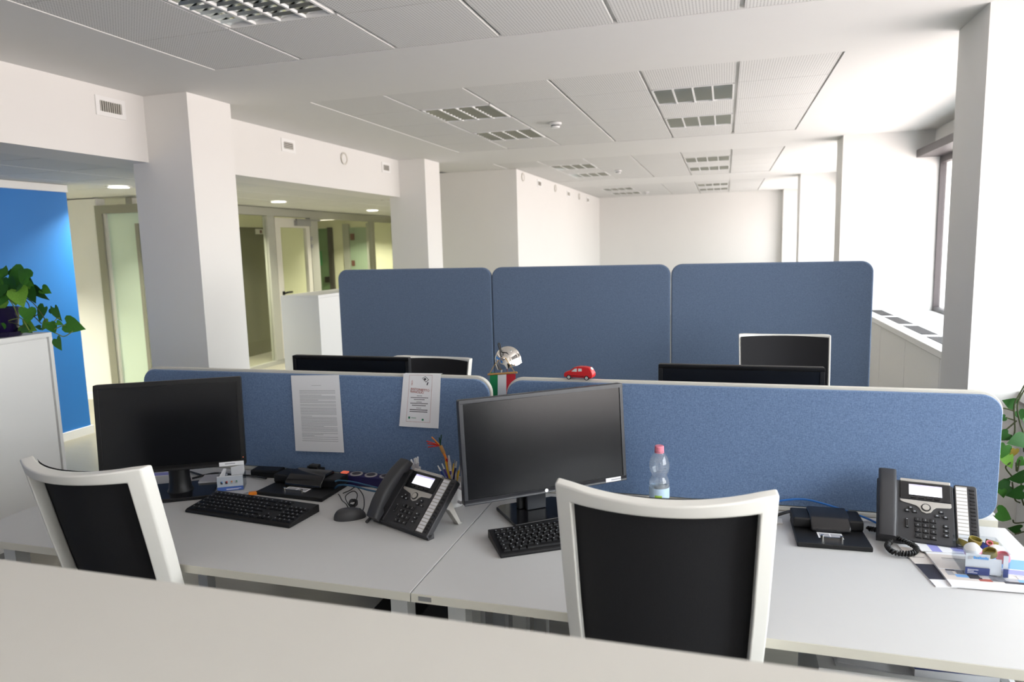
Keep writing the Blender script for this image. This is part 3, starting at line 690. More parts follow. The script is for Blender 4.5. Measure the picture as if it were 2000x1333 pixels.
# ---------------------------------------------------------------- keyboards
kb_me = {}
def keyboard(lab, loc, rz, Dk=.155, lo=0.02):
    t = thing('keyboard', lab, 'keyboard', loc, rz, 'black keyboards'); W = .445
    t.rotation_euler = (0, 0, rz)
    def zt(y): return .012+.016*(y+Dk/2)/Dk
    b = MB(); b.prism([(-Dk/2, 0), (Dk/2, 0), (Dk/2, .026), (Dk/2-.01, .028), (-Dk/2+.008, .0125), (-Dk/2, .008)], YZ(-W/2), YZ(W/2)); body = b.build('body', m_black, t, bevel=.002)
    pitch = .0187
    def key(x, y, w_):
        key_ = round(w_, 2)
        if key_ not in kb_me:
            q = MB(); a = w_*pitch/2-.0012; c = pitch/2-.0012
            q.add([(-a, -c, 0), (a, -c, 0), (a, c, 0), (-a, c, 0), (-a+.002, -c+.002, .0055), (a-.002, -c+.002, .0055), (a-.002, c-.003, .0055), (-a+.002, c-.003, .0055)],
                  [(0, 1, 5, 4), (1, 2, 6, 5), (2, 3, 7, 6), (3, 0, 4, 7), (4, 5, 6, 7)])
            q.mi = 1; q.add([(-a*.45, 0, .0058), (-a*.45+.0035, 0, .0058), (-a*.45+.0035, .004, .0058), (-a*.45, .004, .0058)], [(0, 1, 2, 3)])
            kb_me[key_] = q.mesh('key', [m_key, m_legend])
        o = link('key', kb_me[key_], t); o.location = (x, y, zt(y)-.0005); o.rotation_euler = (math.atan(.016/Dk), 0, 0)
    rows = [[1.25]+[1.25, .5]+[1]*1, ]
    y0 = -Dk/2+.020; x0 = -W/2+.012
    layout = [[1.25, 1.25, 1.25, 6.25, 1.25, 1.25, 1.25, 1.25], [1.25, 1]+[1]*10+[2.75], [1.75]+[1]*11+[2.25], [1.5]+[1]*12+[1.5], [1]*13+[2], [1]*13+[2]]
    for r_, ks in enumerate(layout):
        y = y0+r_*.0205+(.006 if r_ == 5 else 0); x = x0
        for k_ in ks: key(x+k_*pitch/2, y, k_); x += k_*pitch
        xn = x0+15*pitch+.008
        for q in range(3):
            if r_ in (0, 3, 4, 5) or (r_ == 1 and q == 1): key(xn+(q+.5)*pitch, y, 1)
        xp = xn+3*pitch+.008
        for q in range(4):
            if r_ == 5: continue
            key(xp+(q+.5)*pitch, y, 1)
    return t
m_key = mat('black_key', (.009, .009, .010), .5, spec=.3); m_legend = mat('key_legend', rgb(170, 174, 180), .5)
a = (onz(360, 1003, .74)+onz(577, 1037, .74))/2
keyboard('black keyboard lying beside the mouse, in front of the thick-bezel monitor', (a.x-.008, a.y+.085, DZ), R(-5.6))
ka = onz(978, 1092, .74); kd = R(32)
ex = Vector((math.cos(kd), math.sin(kd), 0)); ey = Vector((-math.sin(kd), math.cos(kd), 0))
kc = ka+ex*.2225+ey*.0775
keyboard('black keyboard partly hidden by the chair, under the slim monitor', (kc.x, kc.y, DZ), kd)

# ---------------------------------------------------------------- mouse
t = thing('mouse', 'black computer mouse with its bundled cable', 'mouse', (-1.178, 1.993, DZ), R(20+90-60), None)
t.rotation_euler = (0, 0, R(-62))
b = MB()
def mp_(u, v):
    th = u*2*PI; ph = v*PI/2
    return (.029*math.cos(th)*math.cos(ph)**.6*(1-.12*math.sin(th)), .053*math.sin(th)*math.cos(ph)**.6, .034*math.sin(ph)*(1+.12*math.sin(th)*-1*math.cos(ph)))
b.grid(mp_, 28, 10); b.build('shell', m_char, t, smooth=True)
B('scroll_wheel', m_black, t, (-.003, .003, .024, .036, .022, .030), bevel=.002)
b = MB(); inv = (Matrix.Translation((-1.178, 1.993, DZ)) @ Matrix.Rotation(R(-62), 4, 'Z')).inverted()
def mo(x, y, z): return inv @ onz(x, y, DZ+z)
pts = [mo(703, 1008, .01), mo(690, 995, .02), mo(680, 985, .03), mo(675, 970, .02), mo(690, 960, .02), mo(698, 968, .012), mo(690, 990, .012), mo(683, 996, .02), mo(676, 985, .03), mo(668, 978, .02), mo(664, 970, .01), mo(661, 966, .004)]
b.tube(bez(pts, 8), .0018, 6)
pts = [mo(703, 1008, .005), mo(711, 990, .01), mo(709, 968, .01), mo(696, 952, .008), mo(684, 958, .004), mo(670, 964, .004)]
b.tube(bez(pts, 8), .0018, 6)
for i in range(5):
    c = mo(690, 983, .012+.004*i); b.tube([c+Vector((.02*math.cos(q*.5+i)*(1+.2*i), .014*math.sin(q*.5+i), .004*math.sin(q))) for q in range(14)], .0018, 6)
b.build('cable', m_cable, t, smooth=True)

# ---------------------------------------------------------------- desk phones
def phone(lab, bl, yaw, tilt, W, Hh, cord=True):
    t = thing('desk_phone', lab, 'phone', (bl[0], bl[1], DZ), yaw, 'charcoal desk phones')
    # local frame: x right, slope vector s up-back
    sv = Vector((0, math.sin(tilt), math.cos(tilt))); nv = Vector((0, -math.cos(tilt), math.sin(tilt))); o0 = Vector((0, 0, .015))
    Pm = Matrix(((1, sv.x, nv.x, o0.x), (0, sv.y, nv.y, o0.y), (0, sv.z, nv.z, o0.z), (0, 0, 0, 1)))   # (u, v up slope, n out)
    def pbx(name, m, par, *bx, bevel=0., **k):
        b = MB(); b.T = Pm
        for q in bx: b.box(q[0]*W, q[1]*W, q[2]*Hh, q[3]*Hh, q[4], q[5])
        return b.build(name, m, par, bevel=bevel, **k)
    def poly(name, m, par, pl, n0, n1, bevel=0.):
        b = MB(); b.T = Pm; b.prism([(u*W, v*Hh) for u, v in pl], XY(n0), XY(n1)); return b.build(name, m, par, bevel=bevel)
    body = poly('body', m_phone, t, [(.0, .0), (.775, 0), (.775, .95), (.22, .97), (.0, .97)], -.020, 0, .004)
    exm = poly('key_module', m_phone, t, [(.78, -.01), (1.0, -.01), (1.0, .96), (.985, .985), (.80, .985), (.78, .97)], -.020, .001, .003)
    disp = pbx('display_surround', m_blackg, t, (.24, .745, .665, .945, 0, .0025), bevel=.001)
    pbx('screen', m_lcd, disp, (.33, .66, .735, .905, .0025, .0032)); pbx('screen_title', m_lcdbar, disp, (.332, .658, .882, .902, .0032, .0035))
    for q in range(4): pbx('soft_key', m_phkey, disp, (.345+q*.08, .40+q*.08, .685, .71, .0025, .005))
    pbx('top_strip', m_silver, t, (.24, .745, .95, 1.0, -.012, .003), bevel=.002)
    sm = [(.24, .65), (.745, .65), (.748, .60), (.735, .575), (.60, .56), (.57, .53), (.545, .475), (.50, .455), (.455, .475), (.43, .53), (.40, .565), (.26, .605), (.24, .625)]
    sl = poly('silver_band', m_silver, t, sm[::-1], 0, .003, .001)
    b = MB(); b.T = Pm; b.cyl((.497*W, .545*Hh, .003), (.497*W, .545*Hh, .0042), .0125, n=24); rg = b.build('navigation_ring', m_phkey, sl)
    b = MB(); b.T = Pm; b.cyl((.497*W, .545*Hh, .0042), (.497*W, .545*Hh, .0062), .0092, n=24); b.build('select_button', m_silver, sl)
    def key(name, u, v, w_=.052, h_=.045, glyph=None, m=m_phkey):
        k_ = pbx(name, m, t, (u-w_/2, u+w_/2, v-h_/2, v+h_/2, 0, .0045), bevel=.001)
        if glyph: text(glyph, .0085, m_legend, k_, Pm @ Matrix.Translation((u*W-.0024, v*Hh-.003, .0046)), 'key_legend')
        else: pbx('key_legend', m_legend, k_, (u-.010, u+.010, v-.009, v+.009, .0045, .0047))
    for i, g in enumerate('123456789*0#'):
        key('dial_key', .415+.075*(i % 3), .345-.085*(i//3), .06, .058, g)
    for (u, v) in ((.345, .52), (.31, .47), (.385, .465), (.645, .50), (.605, .435), (.685, .425)): key('function_key', u, v, .05, .038)
    for q in range(3): key('side_key', .685, .285-.07*q, .055, .042)
    vk = pbx('volume_key', m_phkey, t, (.29, .325, .20, .345, 0, .004), bevel=.001); pbx('key_legend', m_legend, vk, (.30, .315, .325, .335, .004, .0043), (.30, .315, .21, .217, .004, .0043))
    lp = pbx('label_panel', m_silver, exm, (.795, .905, .03, .955, .001, .002))
    for q in range(16):
        v = .04+q*.0568; pbx('label_cell', m_paper, exm, (.80, .90, v, v+.040, .002, .0026))
        pbx('line_key', m_phkey, exm, (.925, .975, v+.004, v+.034, .001, .004), bevel=.0008)
    # handset: curved bar along the slope at the left
    b = MB(); n_ = 14; hw = .024
    def hp(u, v):
        vv = -.03+v*1.08; lift = .030+.014*math.sin(PI*v)
        th = lift-.006*((2*v-1)**4)
        a_ = u*2*PI; cx = .105*W+hw*(abs(math.cos(a_))**.45)*math.copysign(1, math.cos(a_))
        under = .004 if v < .2 or v > .8 else .018
        top = th+.008; mid = (top+under)/2; hh = (top-under)/2
        return tuple(Pm @ Vector((cx, vv*Hh, mid+hh*(abs(math.sin(a_))**.45)*math.copysign(1, math.sin(a_)))))
    b.grid(hp, 28, 20)
    for v in (0, 1): b.add([hp(i/28, v) for i in range(28)], [tuple(range(28))])
    b.build('handset', m_phone, t, smooth=True)
    pbx('handset_cradle', m_phone, body, (.19, .215, .03, .95, 0, .004), bevel=.001)
    # foot stand
    th = Hh*math.cos(tilt); by = Hh*math.sin(tilt)
    for xx in (.10*W, .90*W):
        b = MB(); b.prism([(by*.62, th*.62-.012), (by*.80, th*.80-.008), (by+.02, .006), (by+.034, 0), (by+.01, 0), (by*.8, th*.42)], YZ(xx-.012), YZ(xx+.012)); b.build('foot_stand', m_silver if xx > .1 else m_phone, t, bevel=.002)
    B('front_foot', m_phone, t, (.0, W*.775, .006, .03, 0, .018)); B('front_foot', m_phone, t, (W*.78, W, .006, .03, 0, .016))
    return t
ph1 = phone('charcoal desk phone beside the mug of pens', (-1.091, 1.98), R(-23.7), R(45.3), .262, .200)
b = MB(); iv = (Matrix.Translation((-1.091, 1.98, DZ)) @ Matrix.Rotation(R(-23.7), 4, 'Z')).inverted()
b.tube(bez([iv @ onz(716, 1020, .745), iv @ onz(724, 1012, .747), iv @ onz(738, 1004, .75), iv @ onz(755, 1000, .75)], 6), .005); b.tube(bez([iv @ onz(728, 985, .765), iv @ onz(735, 985, .77)], 4), .008)
b.build('cord_hook', m_phone, ph1, smooth=True)
ph2 = phone('charcoal desk phone with a coiled cord by the box of caps', (.433, 2.181), R(-9.6), R(47.5), .257, .203)
iv = (Matrix.Translation((.433, 2.181, DZ)) @ Matrix.Rotation(R(-9.6), 4, 'Z')).inverted()
core = bez([onz(1695, 1033, .75), onz(1712, 1036, .755), onz(1740, 1046, .758), onz(1768, 1058, .758), onz(1789, 1070, .756), onz(1785, 1080, .752), onz(1768, 1082, .752), onz(1745, 1079, .752), onz(1733, 1068, .752), onz(1737, 1060, .754), onz(1743, 1058, .756)], 40)
hel = []
L = 0; prev = core[0]; NT = Vector((0, 0, 1))
for i, p in enumerate(core):
    L += (p-prev).length; d = (core[min(i+1, len(core)-1)]-core[max(i-1, 0)]).normalized(); s_ = d.cross(NT).normalized(); up = s_.cross(d); prev = p
    a = L/.0078*2*PI
    hel.append(iv @ (p+(s_*math.cos(a)+up*math.sin(a))*.0058))
b = MB(); b.tube(hel, .0027, 6); b.tube([iv @ p for p in core[::6]], .0036, 6); b.build('coiled_cord', m_cable, ph2, smooth=True)

# ---------------------------------------------------------------- docking stations
def dock(lab, x, y, rz, W, D, Hb):
    t = thing('docking_station', lab, 'docking station', (x, y, DZ), rz, 'black laptop docks')
    b = MB(); b.prism([(0, 0), (W, 0), (W*.98, D), (W*.02, D)], XY(0), XY(.014)); pl = b.build('base_plate', m_black, t, bevel=.003)
    B('rear_block', m_black, t, (W*.01, W*.99, D*.55, D, .014, Hb*.8), bevel=.006)
    b = MB(); b.prism([(D*.42, .014), (D*.95, .014), (D*.95, Hb), (D*.62, Hb), (D*.44, Hb*.55)], YZ(W*.24), YZ(W*.80)); b.build('connector_housing', m_blackg, t, bevel=.006)
    lb = B('paper_label', m_paper, t, (W*.32, W*.66, D*.22, D*.42, .0142, .0148)); B('label_print', m_ink, lb, (W*.34, W*.48, D*.26, D*.39, .0148, .0150), (W*.50, W*.64, D*.26, D*.39, .0148, .0150))
    B('connector', m_chrome, t, (W*.35, W*.63, D*.18, D*.21, .014, .020))
    b = MB()
    for q in (.36, .62): b.cyl((W*q, D*.19, .014), (W*q, D*.19, .026), .0045)
    b.build('guide_pin', m_chrome, t, smooth=True)
    return t
dock('black docking station by the phone with the coiled cord', .211, 2.088, R(2), .200, .20, .058)
dock('black docking station behind the keyboard and mouse', -1.636, 2.118, R(-3), .285, .18, .060)

# ---------------------------------------------------------------- power strip, cables
t = thing('power_strip', 'navy power strip with round grey sockets and a coral switch', 'power strip', (-1.40, 2.285, DZ), R(-1))
B('housing', m_strip, t, (0, .36, 0, .05, .0, .040), bevel=.004)
PT = Matrix.Translation((0, -.001, .02))
for q in range(5):
    x = .075+q*.062
    b = MB(); b.cyl((x, .022, .040), (x, .022, .043), .024, n=24); sk = b.build('socket', m_socket, t, smooth=True)
    b = MB(); b.cyl((x, .022, .0431), (x, .022, .0435), .017, n=20); b.build('socket_recess', m_sockd, sk)
B('switch', m_coral, t, (.012, .038, .012, .034, .040, .046), bevel=.002)
def cable(lab, pts, r, m, name='cable', cat='cable', grp=None):
    b = MB(); b.tube(bez(pts, 10), r, 8); o = b.build(name, m, None, smooth=True); return tag(o, lab, cat, grp)
cable('blue network cable arching along the foot of the window-side low screen', [onz(1500, 1000, .745), ony(1512, 984, 2.36), ony(1530, 978, 2.36), ony(1570, 976, 2.36), ony(1610, 985, 2.34), ony(1650, 998, 2.33), ony(1690, 1012, 2.33), onz(1712, 1022, .745)], .0032, m_bcable, 'network_cable')
cable('teal cable looping in front of the power strip', [onz(652, 956, .75), onz(664, 948, .775), onz(690, 950, .78), onz(720, 958, .772), onz(745, 962, .76), onz(760, 962, .748)], .0035, m_tcable, 'network_cable')
cable('second teal cable lying along the power strip behind the dock', [onz(654, 941, .785), onz(664, 939, .787), onz(690, 942, .79), onz(735, 953, .775), onz(752, 958, .75)], .0030, m_tcable, 'network_cable')
cable('black cable running behind the card holder to the dock', [onz(375, 935, .745), onz(420, 925, .752), onz(455, 928, .75), onz(490, 930, .748), onz(520, 935, .75)], .004, m_cable, 'power_cable')
cable('black cable lying between the thick-bezel monitor and the card holder', [onz(372, 922, .746), onz(398, 930, .745), onz(420, 938, .745)], .004, m_cable, 'power_cable')
cable('thin black cable standing up in a loop behind the dock', [(-1.53, 2.30, .80), ony(607, 925, 2.31), ony(606, 912, 2.31), ony(612, 907, 2.31), ony(618, 913, 2.31), ony(620, 935, 2.31)], .003, m_cable, 'power_cable')
cable('black cable bundle behind the dock on the window-side desk', [onz(1510, 1010, .75), onz(1530, 1003, .76), onz(1545, 1000, .755), onz(1560, 1004, .75), onz(1590, 1000, .755), onz(1640, 1008, .75), onz(1680, 1014, .75)], .005, m_cable, 'power_cable')
t = thing('cable_connector', 'small black plug block on the desk behind the dock with the pale label', 'plug', (*onz(590, 952, .74)[:2], DZ+.0)); 
t.location = (-1.50, 2.30, DZ)
B('plug_body', m_black, t, (-.035, .035, -.02, .02, .0, .055), bevel=.005); B('cord_grip', m_cable, t, (-.02, .02, -.012, .012, .055, .068), bevel=.003)
t = thing('power_adapter', 'black power adapter beside the card holder', 'adapter', (-1.72, 2.325, DZ), R(5)); B('adapter_case', m_black, t, (-.07, .05, -.03, .03, 0, .03), bevel=.006); B('lead', m_cable, t, (.05, .09, -.006, .006, .01, .02))
t = thing('usb_stick', 'orange and silver gadget lying by the keyboard', 'gadget', (*onz(487, 968, .74)[:2], DZ), R(35)); B('orange_case', m_orange, t, (-.002, .028, -.008, .008, 0, .012), bevel=.002); B('metal_end', m_chrome, t, (-.022, -.002, -.006, .006, .002, .010), bevel=.001)
t = thing('desk_socket', 'white socket plate on the desk behind the seated chair back', 'socket', (*onz(1515, 1020, .74)[:2], DZ)); B('plate', m_white, t, (-.03, .02, -.02, .02, 0, .006), bevel=.002); B('port', m_black, t, (-.008, .004, -.006, .002, .006, .0066))

# ---------------------------------------------------------------- card holder and cap box
def acrylic_box(t, W, D, Hb, th=.002):
    B('tray_side', m_acr, t, (0, th, 0, D, 0, Hb)); B('tray_side', m_acr, t, (W-th, W, 0, D, 0, Hb))
    B('tray_front', m_acr, t, (th, W-th, 0, th, 0, Hb)); B('tray_back', m_acr, t, (th, W-th, D-th, D, 0, Hb)); B('tray_floor', m_acr, t, (th, W-th, th, D-th, 0, th))
q0 = onz(424, 962, .74); q1 = onz(477, 957, .74); a = math.atan2(q1.y-q0.y, q1.x-q0.x)
t = thing('card_holder', 'clear card holder with a printed white and blue front beside the keyboard', 'card holder', (q0.x, q0.y, DZ), a)
W = (q1-q0).length; acrylic_box(t, W, .07, .055)
cardm = B('front_card', m_paper, t, (.002, W-.002, .0022, .0030, .002, .058)); B('blue_band', mat('card_blue', rgb(72, 104, 180), .6), cardm, (.002, W-.002, -.0006, -.0001, .002, .017)); B('band_print', m_paper, cardm, (W*.35, W*.9, -.0009, -.0006, .008, .0095), (W*.35, W*.8, -.0009, -.0006, .005, .0065))
for i, (m1, m2) in enumerate(((m_inkb, m_inkd), (m_redp, m_inkd), (m_orange, m_ink), (m_inkg, m_ink))):
    B('card_icon', m2, cardm, (W*(.15+.18*i), W*(.23+.18*i), -.0006, -.0001, .028, .038)); B('card_icon', m1, cardm, (W*(.19+.18*i), W*(.23+.18*i), -.0008, -.0006, .033, .039))
b = MB(); b.add([(.004, .003, .045), (.02, .05, .075), (.03, .05, .072), (.028, .004, .045)], [(0, 1, 2, 3)]); b.add([(W-.004, .066, .04), (W-.004, .068, .078), (W*.45, .066, .072), (W*.45, .066, .04)], [(0, 1, 2, 3)]); b.build('card_flap', m_paper, t)
q0 = onz(1882, 1122, .752); q1 = onz(1971, 1131, .752); a = math.atan2(q1.y-q0.y, q1.x-q0.x)
BX = thing('cap_box', 'clear box with white and navy cards, full of bottle caps', 'box', (q0.x, q0.y, DZ+.012), a)
W = (q1-q0).length; BW = W; acrylic_box(BX, W, .110, .064)
c1 = B('front_card', m_paper, BX, (.003, W*.57, .0024, .0032, .002, .056)); B('navy_band', m_navy, c1, (.003, W*.57, -.0006, 0, .002, .021)); B('band_print', m_paper, c1, (.008, W*.32, -.0009, -.0006, .014, .0152), (.008, W*.22, -.0009, -.0006, .010, .0112), (.008, W*.30, -.0009, -.0006, .006, .0072))
for q in range(8): B('card_lettering', m_inkb, c1, (W*(.20+.042*q), W*(.233+.042*q), -.0006, 0, .044, .049 if q % 3 else .051))
B('card_logo', m_ink, c1, (W*.09, W*.16, -.0006, 0, .043, .050)); B('card_rule', m_ink, c1, (.006, W*.55, -.0006, 0, .0225, .0235))
c2 = B('small_card', m_paper, BX, (W*.86, W-.003, .0024, .0032, .002, .058)); B('navy_band', m_navy, c2, (W*.86, W-.003, -.0006, 0, .002, .024))
B('inner_card', m_paper, BX, (W*.57, W*.84, .006, .0068, .002, .045))
BM = Matrix.Translation((q0.x, q0.y, DZ+.012)) @ Matrix.Rotation(a, 4, 'Z')
caps = [('white rounded cap with a pink rim at the corner of the clear box', .022, .030, .058, .017, m_white, m_pink, 20, -25), ('olive ring cap lying on top of the other caps, open end up', .040, .072, .066, .014, m_olive, None, 8, 10), ('olive ring cap leaning at the front of the clear box', .058, .024, .056, .014, m_olive, None, 14, -20), ('pink ring cap leaning at the front corner of the clear box', .084, .020, .048, .014, m_pink, None, 28, -30),
        ('olive cap pressed into the back corner of the clear box', .016, .078, .056, .013, m_olive, None, -10, 20), ('white cap at the far side of the clear box', .082, .060, .050, .015, m_white, None, 5, 5), ('olive cap tilted at the rear of the clear box', .080, .088, .058, .013, m_olive, None, -20, 15), ('tiny pink cap beside the blue one in the clear box', .070, .072, .060, .007, m_pink, None, 30, 0), ('tiny blue cap in the middle of the clear box', .058, .070, .056, .008, m_bluepen, None, 0, 30), ('olive cap half buried in the clear box', .038, .045, .045, .014, m_olive, None, 10, 30)]
for lab, x, y, z, r_, m1, m2, rx, ry in caps:
    x *= BW/.094; r_ *= 1.12
    o = thing('bottle_cap', lab, 'cap', (0, 0, 0), 0, 'caps in the clear box')
    o.matrix_world = BM @ Matrix.Translation((x, y, z)) @ Matrix.Rotation(R(rx), 4, 'X') @ Matrix.Rotation(R(ry), 4, 'Y')
    b = MB()
    if m1 is m_white: b.lathe([(r_, -.012), (r_, 0), (r_*.9, .006), (r_*.5, .010), (0, .011)], 22)
    else: b.lathe([(0, -.010), (r_*.95, -.010), (r_, -.006), (r_, .004), (r_*.86, .004), (r_*.82, -.004), (0, -.005)], 22)
    b.build('cap_shell', m1, o, smooth=True)
    if m2: b = MB(); b.lathe([(r_*1.02, -.02), (r_*1.08, -.008), (r_*1.0, -.006)], 22); b.build('rim', m2, o, smooth=True)

# brochures under the box
def brochure(lab, loc, rz, W, D, th, bands, grp='brochures under the clear box'):
    t = thing('brochure', lab, 'brochure', (loc[0], loc[1], loc[2]), rz, grp); cv = B('pages', m_paper, t, (0, W, 0, D, 0, th))
    for (x0, x1, y0, y1, m) in bands: B("cover_print", m, cv, (x0*W, x1*W, y0*D, y1*D, th, th+.0003+.00004*len(cv.children)))
pr_ = mat('brochure_photo', rgb(36, 36, 52), .6, noise=.6, nscale=60); pr2 = mat('brochure_collage', rgb(120, 120, 128), .6, noise=.95, nscale=90); pr3 = mat('brochure_cream', rgb(214, 206, 200), .6, noise=.05)
p = onz(1830, 1148, .74); brochure('narrow cream brochure with a dark photo, lowest at the edge of the pile', (p.x-.003, p.y, DZ), R(8), .05, .255, .003, [(0, 1, .15, .50, pr_), (0, 1, .5, .92, pr3), (.2, .8, .66, .67, m_inkd)])
p = onz(1858, 1150, .74); brochure('white brochure with a collage of small photos, under the clear box', (p.x, p.y, DZ+.0032), R(3), .24, .215, .005, [(0, 1, .16, .44, pr3), (0, .6, .46, .88, pr3), (.12, .42, .76, .772, m_inkd), (.12, .3, .72, .728, m_ink)]+[(x_, min(.98, x_+w_*1.35), y_, y_+h_*(1.2 if y_ < .36 else .8), [pr_, pr2, m_ink, m_skyb, pr3, m_inkr, m_inkd, m_mark][q_ % 8]) for q_, (x_, w_, y_, h_) in enumerate([(.06, .07, .40, .05), (.15, .08, .33, .09), (.05, .05, .28, .09), (.12, .10, .24, .06), (.24, .06, .36, .08), (.32, .09, .17, .05), (.24, .09, .22, .10), (.35, .08, .26, .12), (.45, .06, .33, .08), (.44, .12, .19, .10), (.58, .10, .22, .06), (.70, .12, .18, .08), (.60, .08, .30, .08), (.84, .10, .24, .09), (.55, .14, .16, .04), (.72, .14, .29, .08)])])
p = onz(1800, 1085, .74); brochure('lavender striped leaflet slipping out from under the desk phone', (p.x, p.y+.005, DZ+.0085), R(4), .14, .115, .002, [(0, .2, 0, 1, m_paper), (.2, .38, 0, 1, m_lav), (.6, 1, .1, .9, m_lav)])
p = onz(1962, 1128, .74); brochure('blue sky-patterned brochure beside the clear box', (p.x-.01, p.y-.005, DZ+.0086), R(-2), .12, .13, .003, [(0, 1, 0, .22, m_lav), (0, 1, .26, .75, m_skyb)])
# papers behind the thick-bezel monitor
p = onz(318, 935, .74); t = thing('leaflet', 'folded colour leaflet lying behind the thick-bezel monitor foot', 'leaflet', (p.x-.12, p.y-.02, DZ), R(25)); cv = B('pages', m_paper, t, (0, .15, 0, .20, 0, .003)); B('cover_print', pr_, cv, (.03, .1, .11, .17, .003, .0033)); B('cover_print', m_lav, cv, (0, .15, .0, .04, .003, .0033))
p = onz(388, 952, .74); t = thing('note_pad', 'small white note pad lying on the monitor foot beside the card holder', 'note pad', (p.x, p.y, DZ+.0145), R(24)); B('pages', m_paper, t, (0, .085, 0, .085, 0, .006)); B('cover', m_mark, t, (0, .085, 0, .085, .006, .0066))

# ---------------------------------------------------------------- mug, pens
MUG = (-.885, 2.185)
t = thing('mug', 'white mug holding pens beside the desk phone', 'mug', (*MUG, DZ))
b = MB(); b.lathe([(0, .0), (.030, 0), (.036, .01), (.040, .09), (.037, .09), (.033, .012), (0, .010)], 28); b.build('cup', m_white, t, smooth=True)
b = MB(); b.tube(bez([(.028, -.026, .075), (.055, -.045, .07), (.058, -.048, .045), (.045, -.04, .025), (.028, -.024, .022)], 6), .005); b.build('handle', m_mark, t, smooth=True)
def pen(name, lab, base, tip, r_, m, cap_m, grp, cat='pen'):
    base = Vector(base); tip = Vector(tip); L = (tip-base).length
    o = thing(name, lab, cat, base, 0, grp); o.rotation_euler = (tip-base).to_track_quat('Z', 'Y').to_euler()
    b = MB(); b.cyl((0, 0, 0), (0, 0, L*.85), r_, r_, 10); b.build('barrel', m, o, smooth=True)
    b = MB(); b.cyl((0, 0, L*.85), (0, 0, L), r_*.8, r_*.5, 10); b.build('end_cap', cap_m, o, smooth=True)
def pw(x, y, Y=2.185): return ony(x, y, Y)
pens = [('blue ballpoint with a white end, leaning out of the mug', (855, 910), m_bluepen, m_white), ('purple pen standing beside the blue ballpoint', (863, 906), m_purple, m_white), ('yellow pen between the two purple ones', (870, 903), m_yellow, m_yellow), ('shorter purple pen in the middle of the mug', (879, 910), m_purple, m_white), ('yellow pen behind the shorter purple one', (886, 906), m_yellow, m_yellow),
        ('navy pen with a silver tip at the back of the mug', (892, 902), m_navypen, m_silver), ('yellow pen leaning far out toward the slim monitor', (899, 908), m_yellow, m_silver), ('grey-white fat marker standing tallest in the mug', (876, 890), m_mark, m_mark), ('silver pen with a clip at the back of the mug', (888, 898), m_silver, m_chrome)]
for i, (lab, (x, y), m1, m2) in enumerate(pens):
    a = i*.75; base = (MUG[0]+.014*math.cos(a), MUG[1]+.014*math.sin(a), DZ+.012)
    pen('pen', lab, base, pw(x, y, MUG[1]+.02*math.sin(i*2.1)), .0038 if 'fat' not in lab else .006, m1, m2, 'pens in the white mug')
# bundle of coloured straws with a cork band
base = Vector((MUG[0]+.002, MUG[1]+.010, DZ+.014)); k1 = ony(870, 893, 2.20); k2 = ony(860, 871, 2.20)
t = thing('straw_bundle', 'orange and red straw bundle with a cork band sticking out of the mug', 'decoration', base)
b = MB(); b.tube([Vector((0, 0, 0)), k1-base], .0045, 8); b.build('shaft', m_orange, t, smooth=True)
k0 = ony(872, 896, 2.20); b = MB(); b.tube([k0-base-Vector((0, 0, .012)), k0-base], .0048, 8); b.build('red_ring', m_redp, t, smooth=True)
b = MB(); b.tube([k1-base, ony(867, 886, 2.20)-base], .0046, 8); b.build('orange_ring', m_orange, t, smooth=True)
b = MB(); b.tube([ony(867, 886, 2.20)-base, k2-base], .0066, 10); b.build('cork_band', m_cork, t, smooth=True)
for (x, y, m) in ((843, 854, m_orange), (833, 862, m_redp), (835, 867, m_redp), (836, 874, m_redp), (846, 866, m_orange), (858, 855, m_dgreen), (862, 850, m_dgreen), (850, 864, m_redp)):
    b = MB(); b.tube([k2-base, ony(x, y, 2.20+random.uniform(-.01, .01))-base], .0022, 6); b.build('straw', m, t, smooth=True)
# marker holder behind the phone
MK = ony(816, 925, 2.24); MK.z = DZ
t = thing('marker_cup', 'grey cup of pale markers behind the desk phone', 'cup', MK); b = MB(); b.lathe([(0, 0), (.034, 0), (.036, .085), (.033, .085), (.031, .006), (0, .006)], 24); b.build('cup', m_mark, t, smooth=True)
for i, (x, y) in enumerate(((803, 898), (809, 896), (812, 895), (816, 893), (806, 903), (820, 912))):
    tp = ony(x, y, 2.24+.012*math.sin(i*2)); pen('marker', ('pale marker with a narrow cap leaning at the left of the grey cup', 'pale marker standing second in the grey cup', 'pale marker standing third in the grey cup', 'tallest pale marker in the grey cup', 'short pale marker at the front of the grey cup', 'short pale marker leaning away in the grey cup')[i], (MK.x+.012*math.cos(i), MK.y+.012*math.sin(i), DZ+.008), tp, .006, m_mark, m_white, 'markers in the grey cup', 'marker')

# ---------------------------------------------------------------- bottle
t = thing('water_bottle', 'clear plastic water bottle with a pink cap', 'bottle', (-.196, 2.28, DZ))
b = MB(); b.lathe([(0, .004), (.026, 0), (.0325, .006), (.0325, .085), (.0325, .100), (.0305, .108), (.0245, .122), (.0245, .126), (.0300, .138), (.0325, .152), (.0315, .166), (.027, .182), (.020, .194), (.0145, .200), (.0135, .205), (.0135, .214)], 32); b.build('body', m_pet, t, smooth=True)
b = MB(); b.lathe([(0, .006), (.0255, .003), (.0318, .008), (.0318, .098)], 32); b.build('filled_part', m_water, t, smooth=True)
b = MB(); b.lathe([(.0330, .05), (.0330, .086)], 32); b.build('label', m_blabel, t, smooth=True)
b = MB()
b.grid(lambda u, v: (.0334*math.cos(R(-110+40*u)), .0334*math.sin(R(-110+40*u)), .052+.012*v), 6, 1); b.build('label_patch', m_lime, t, smooth=True)
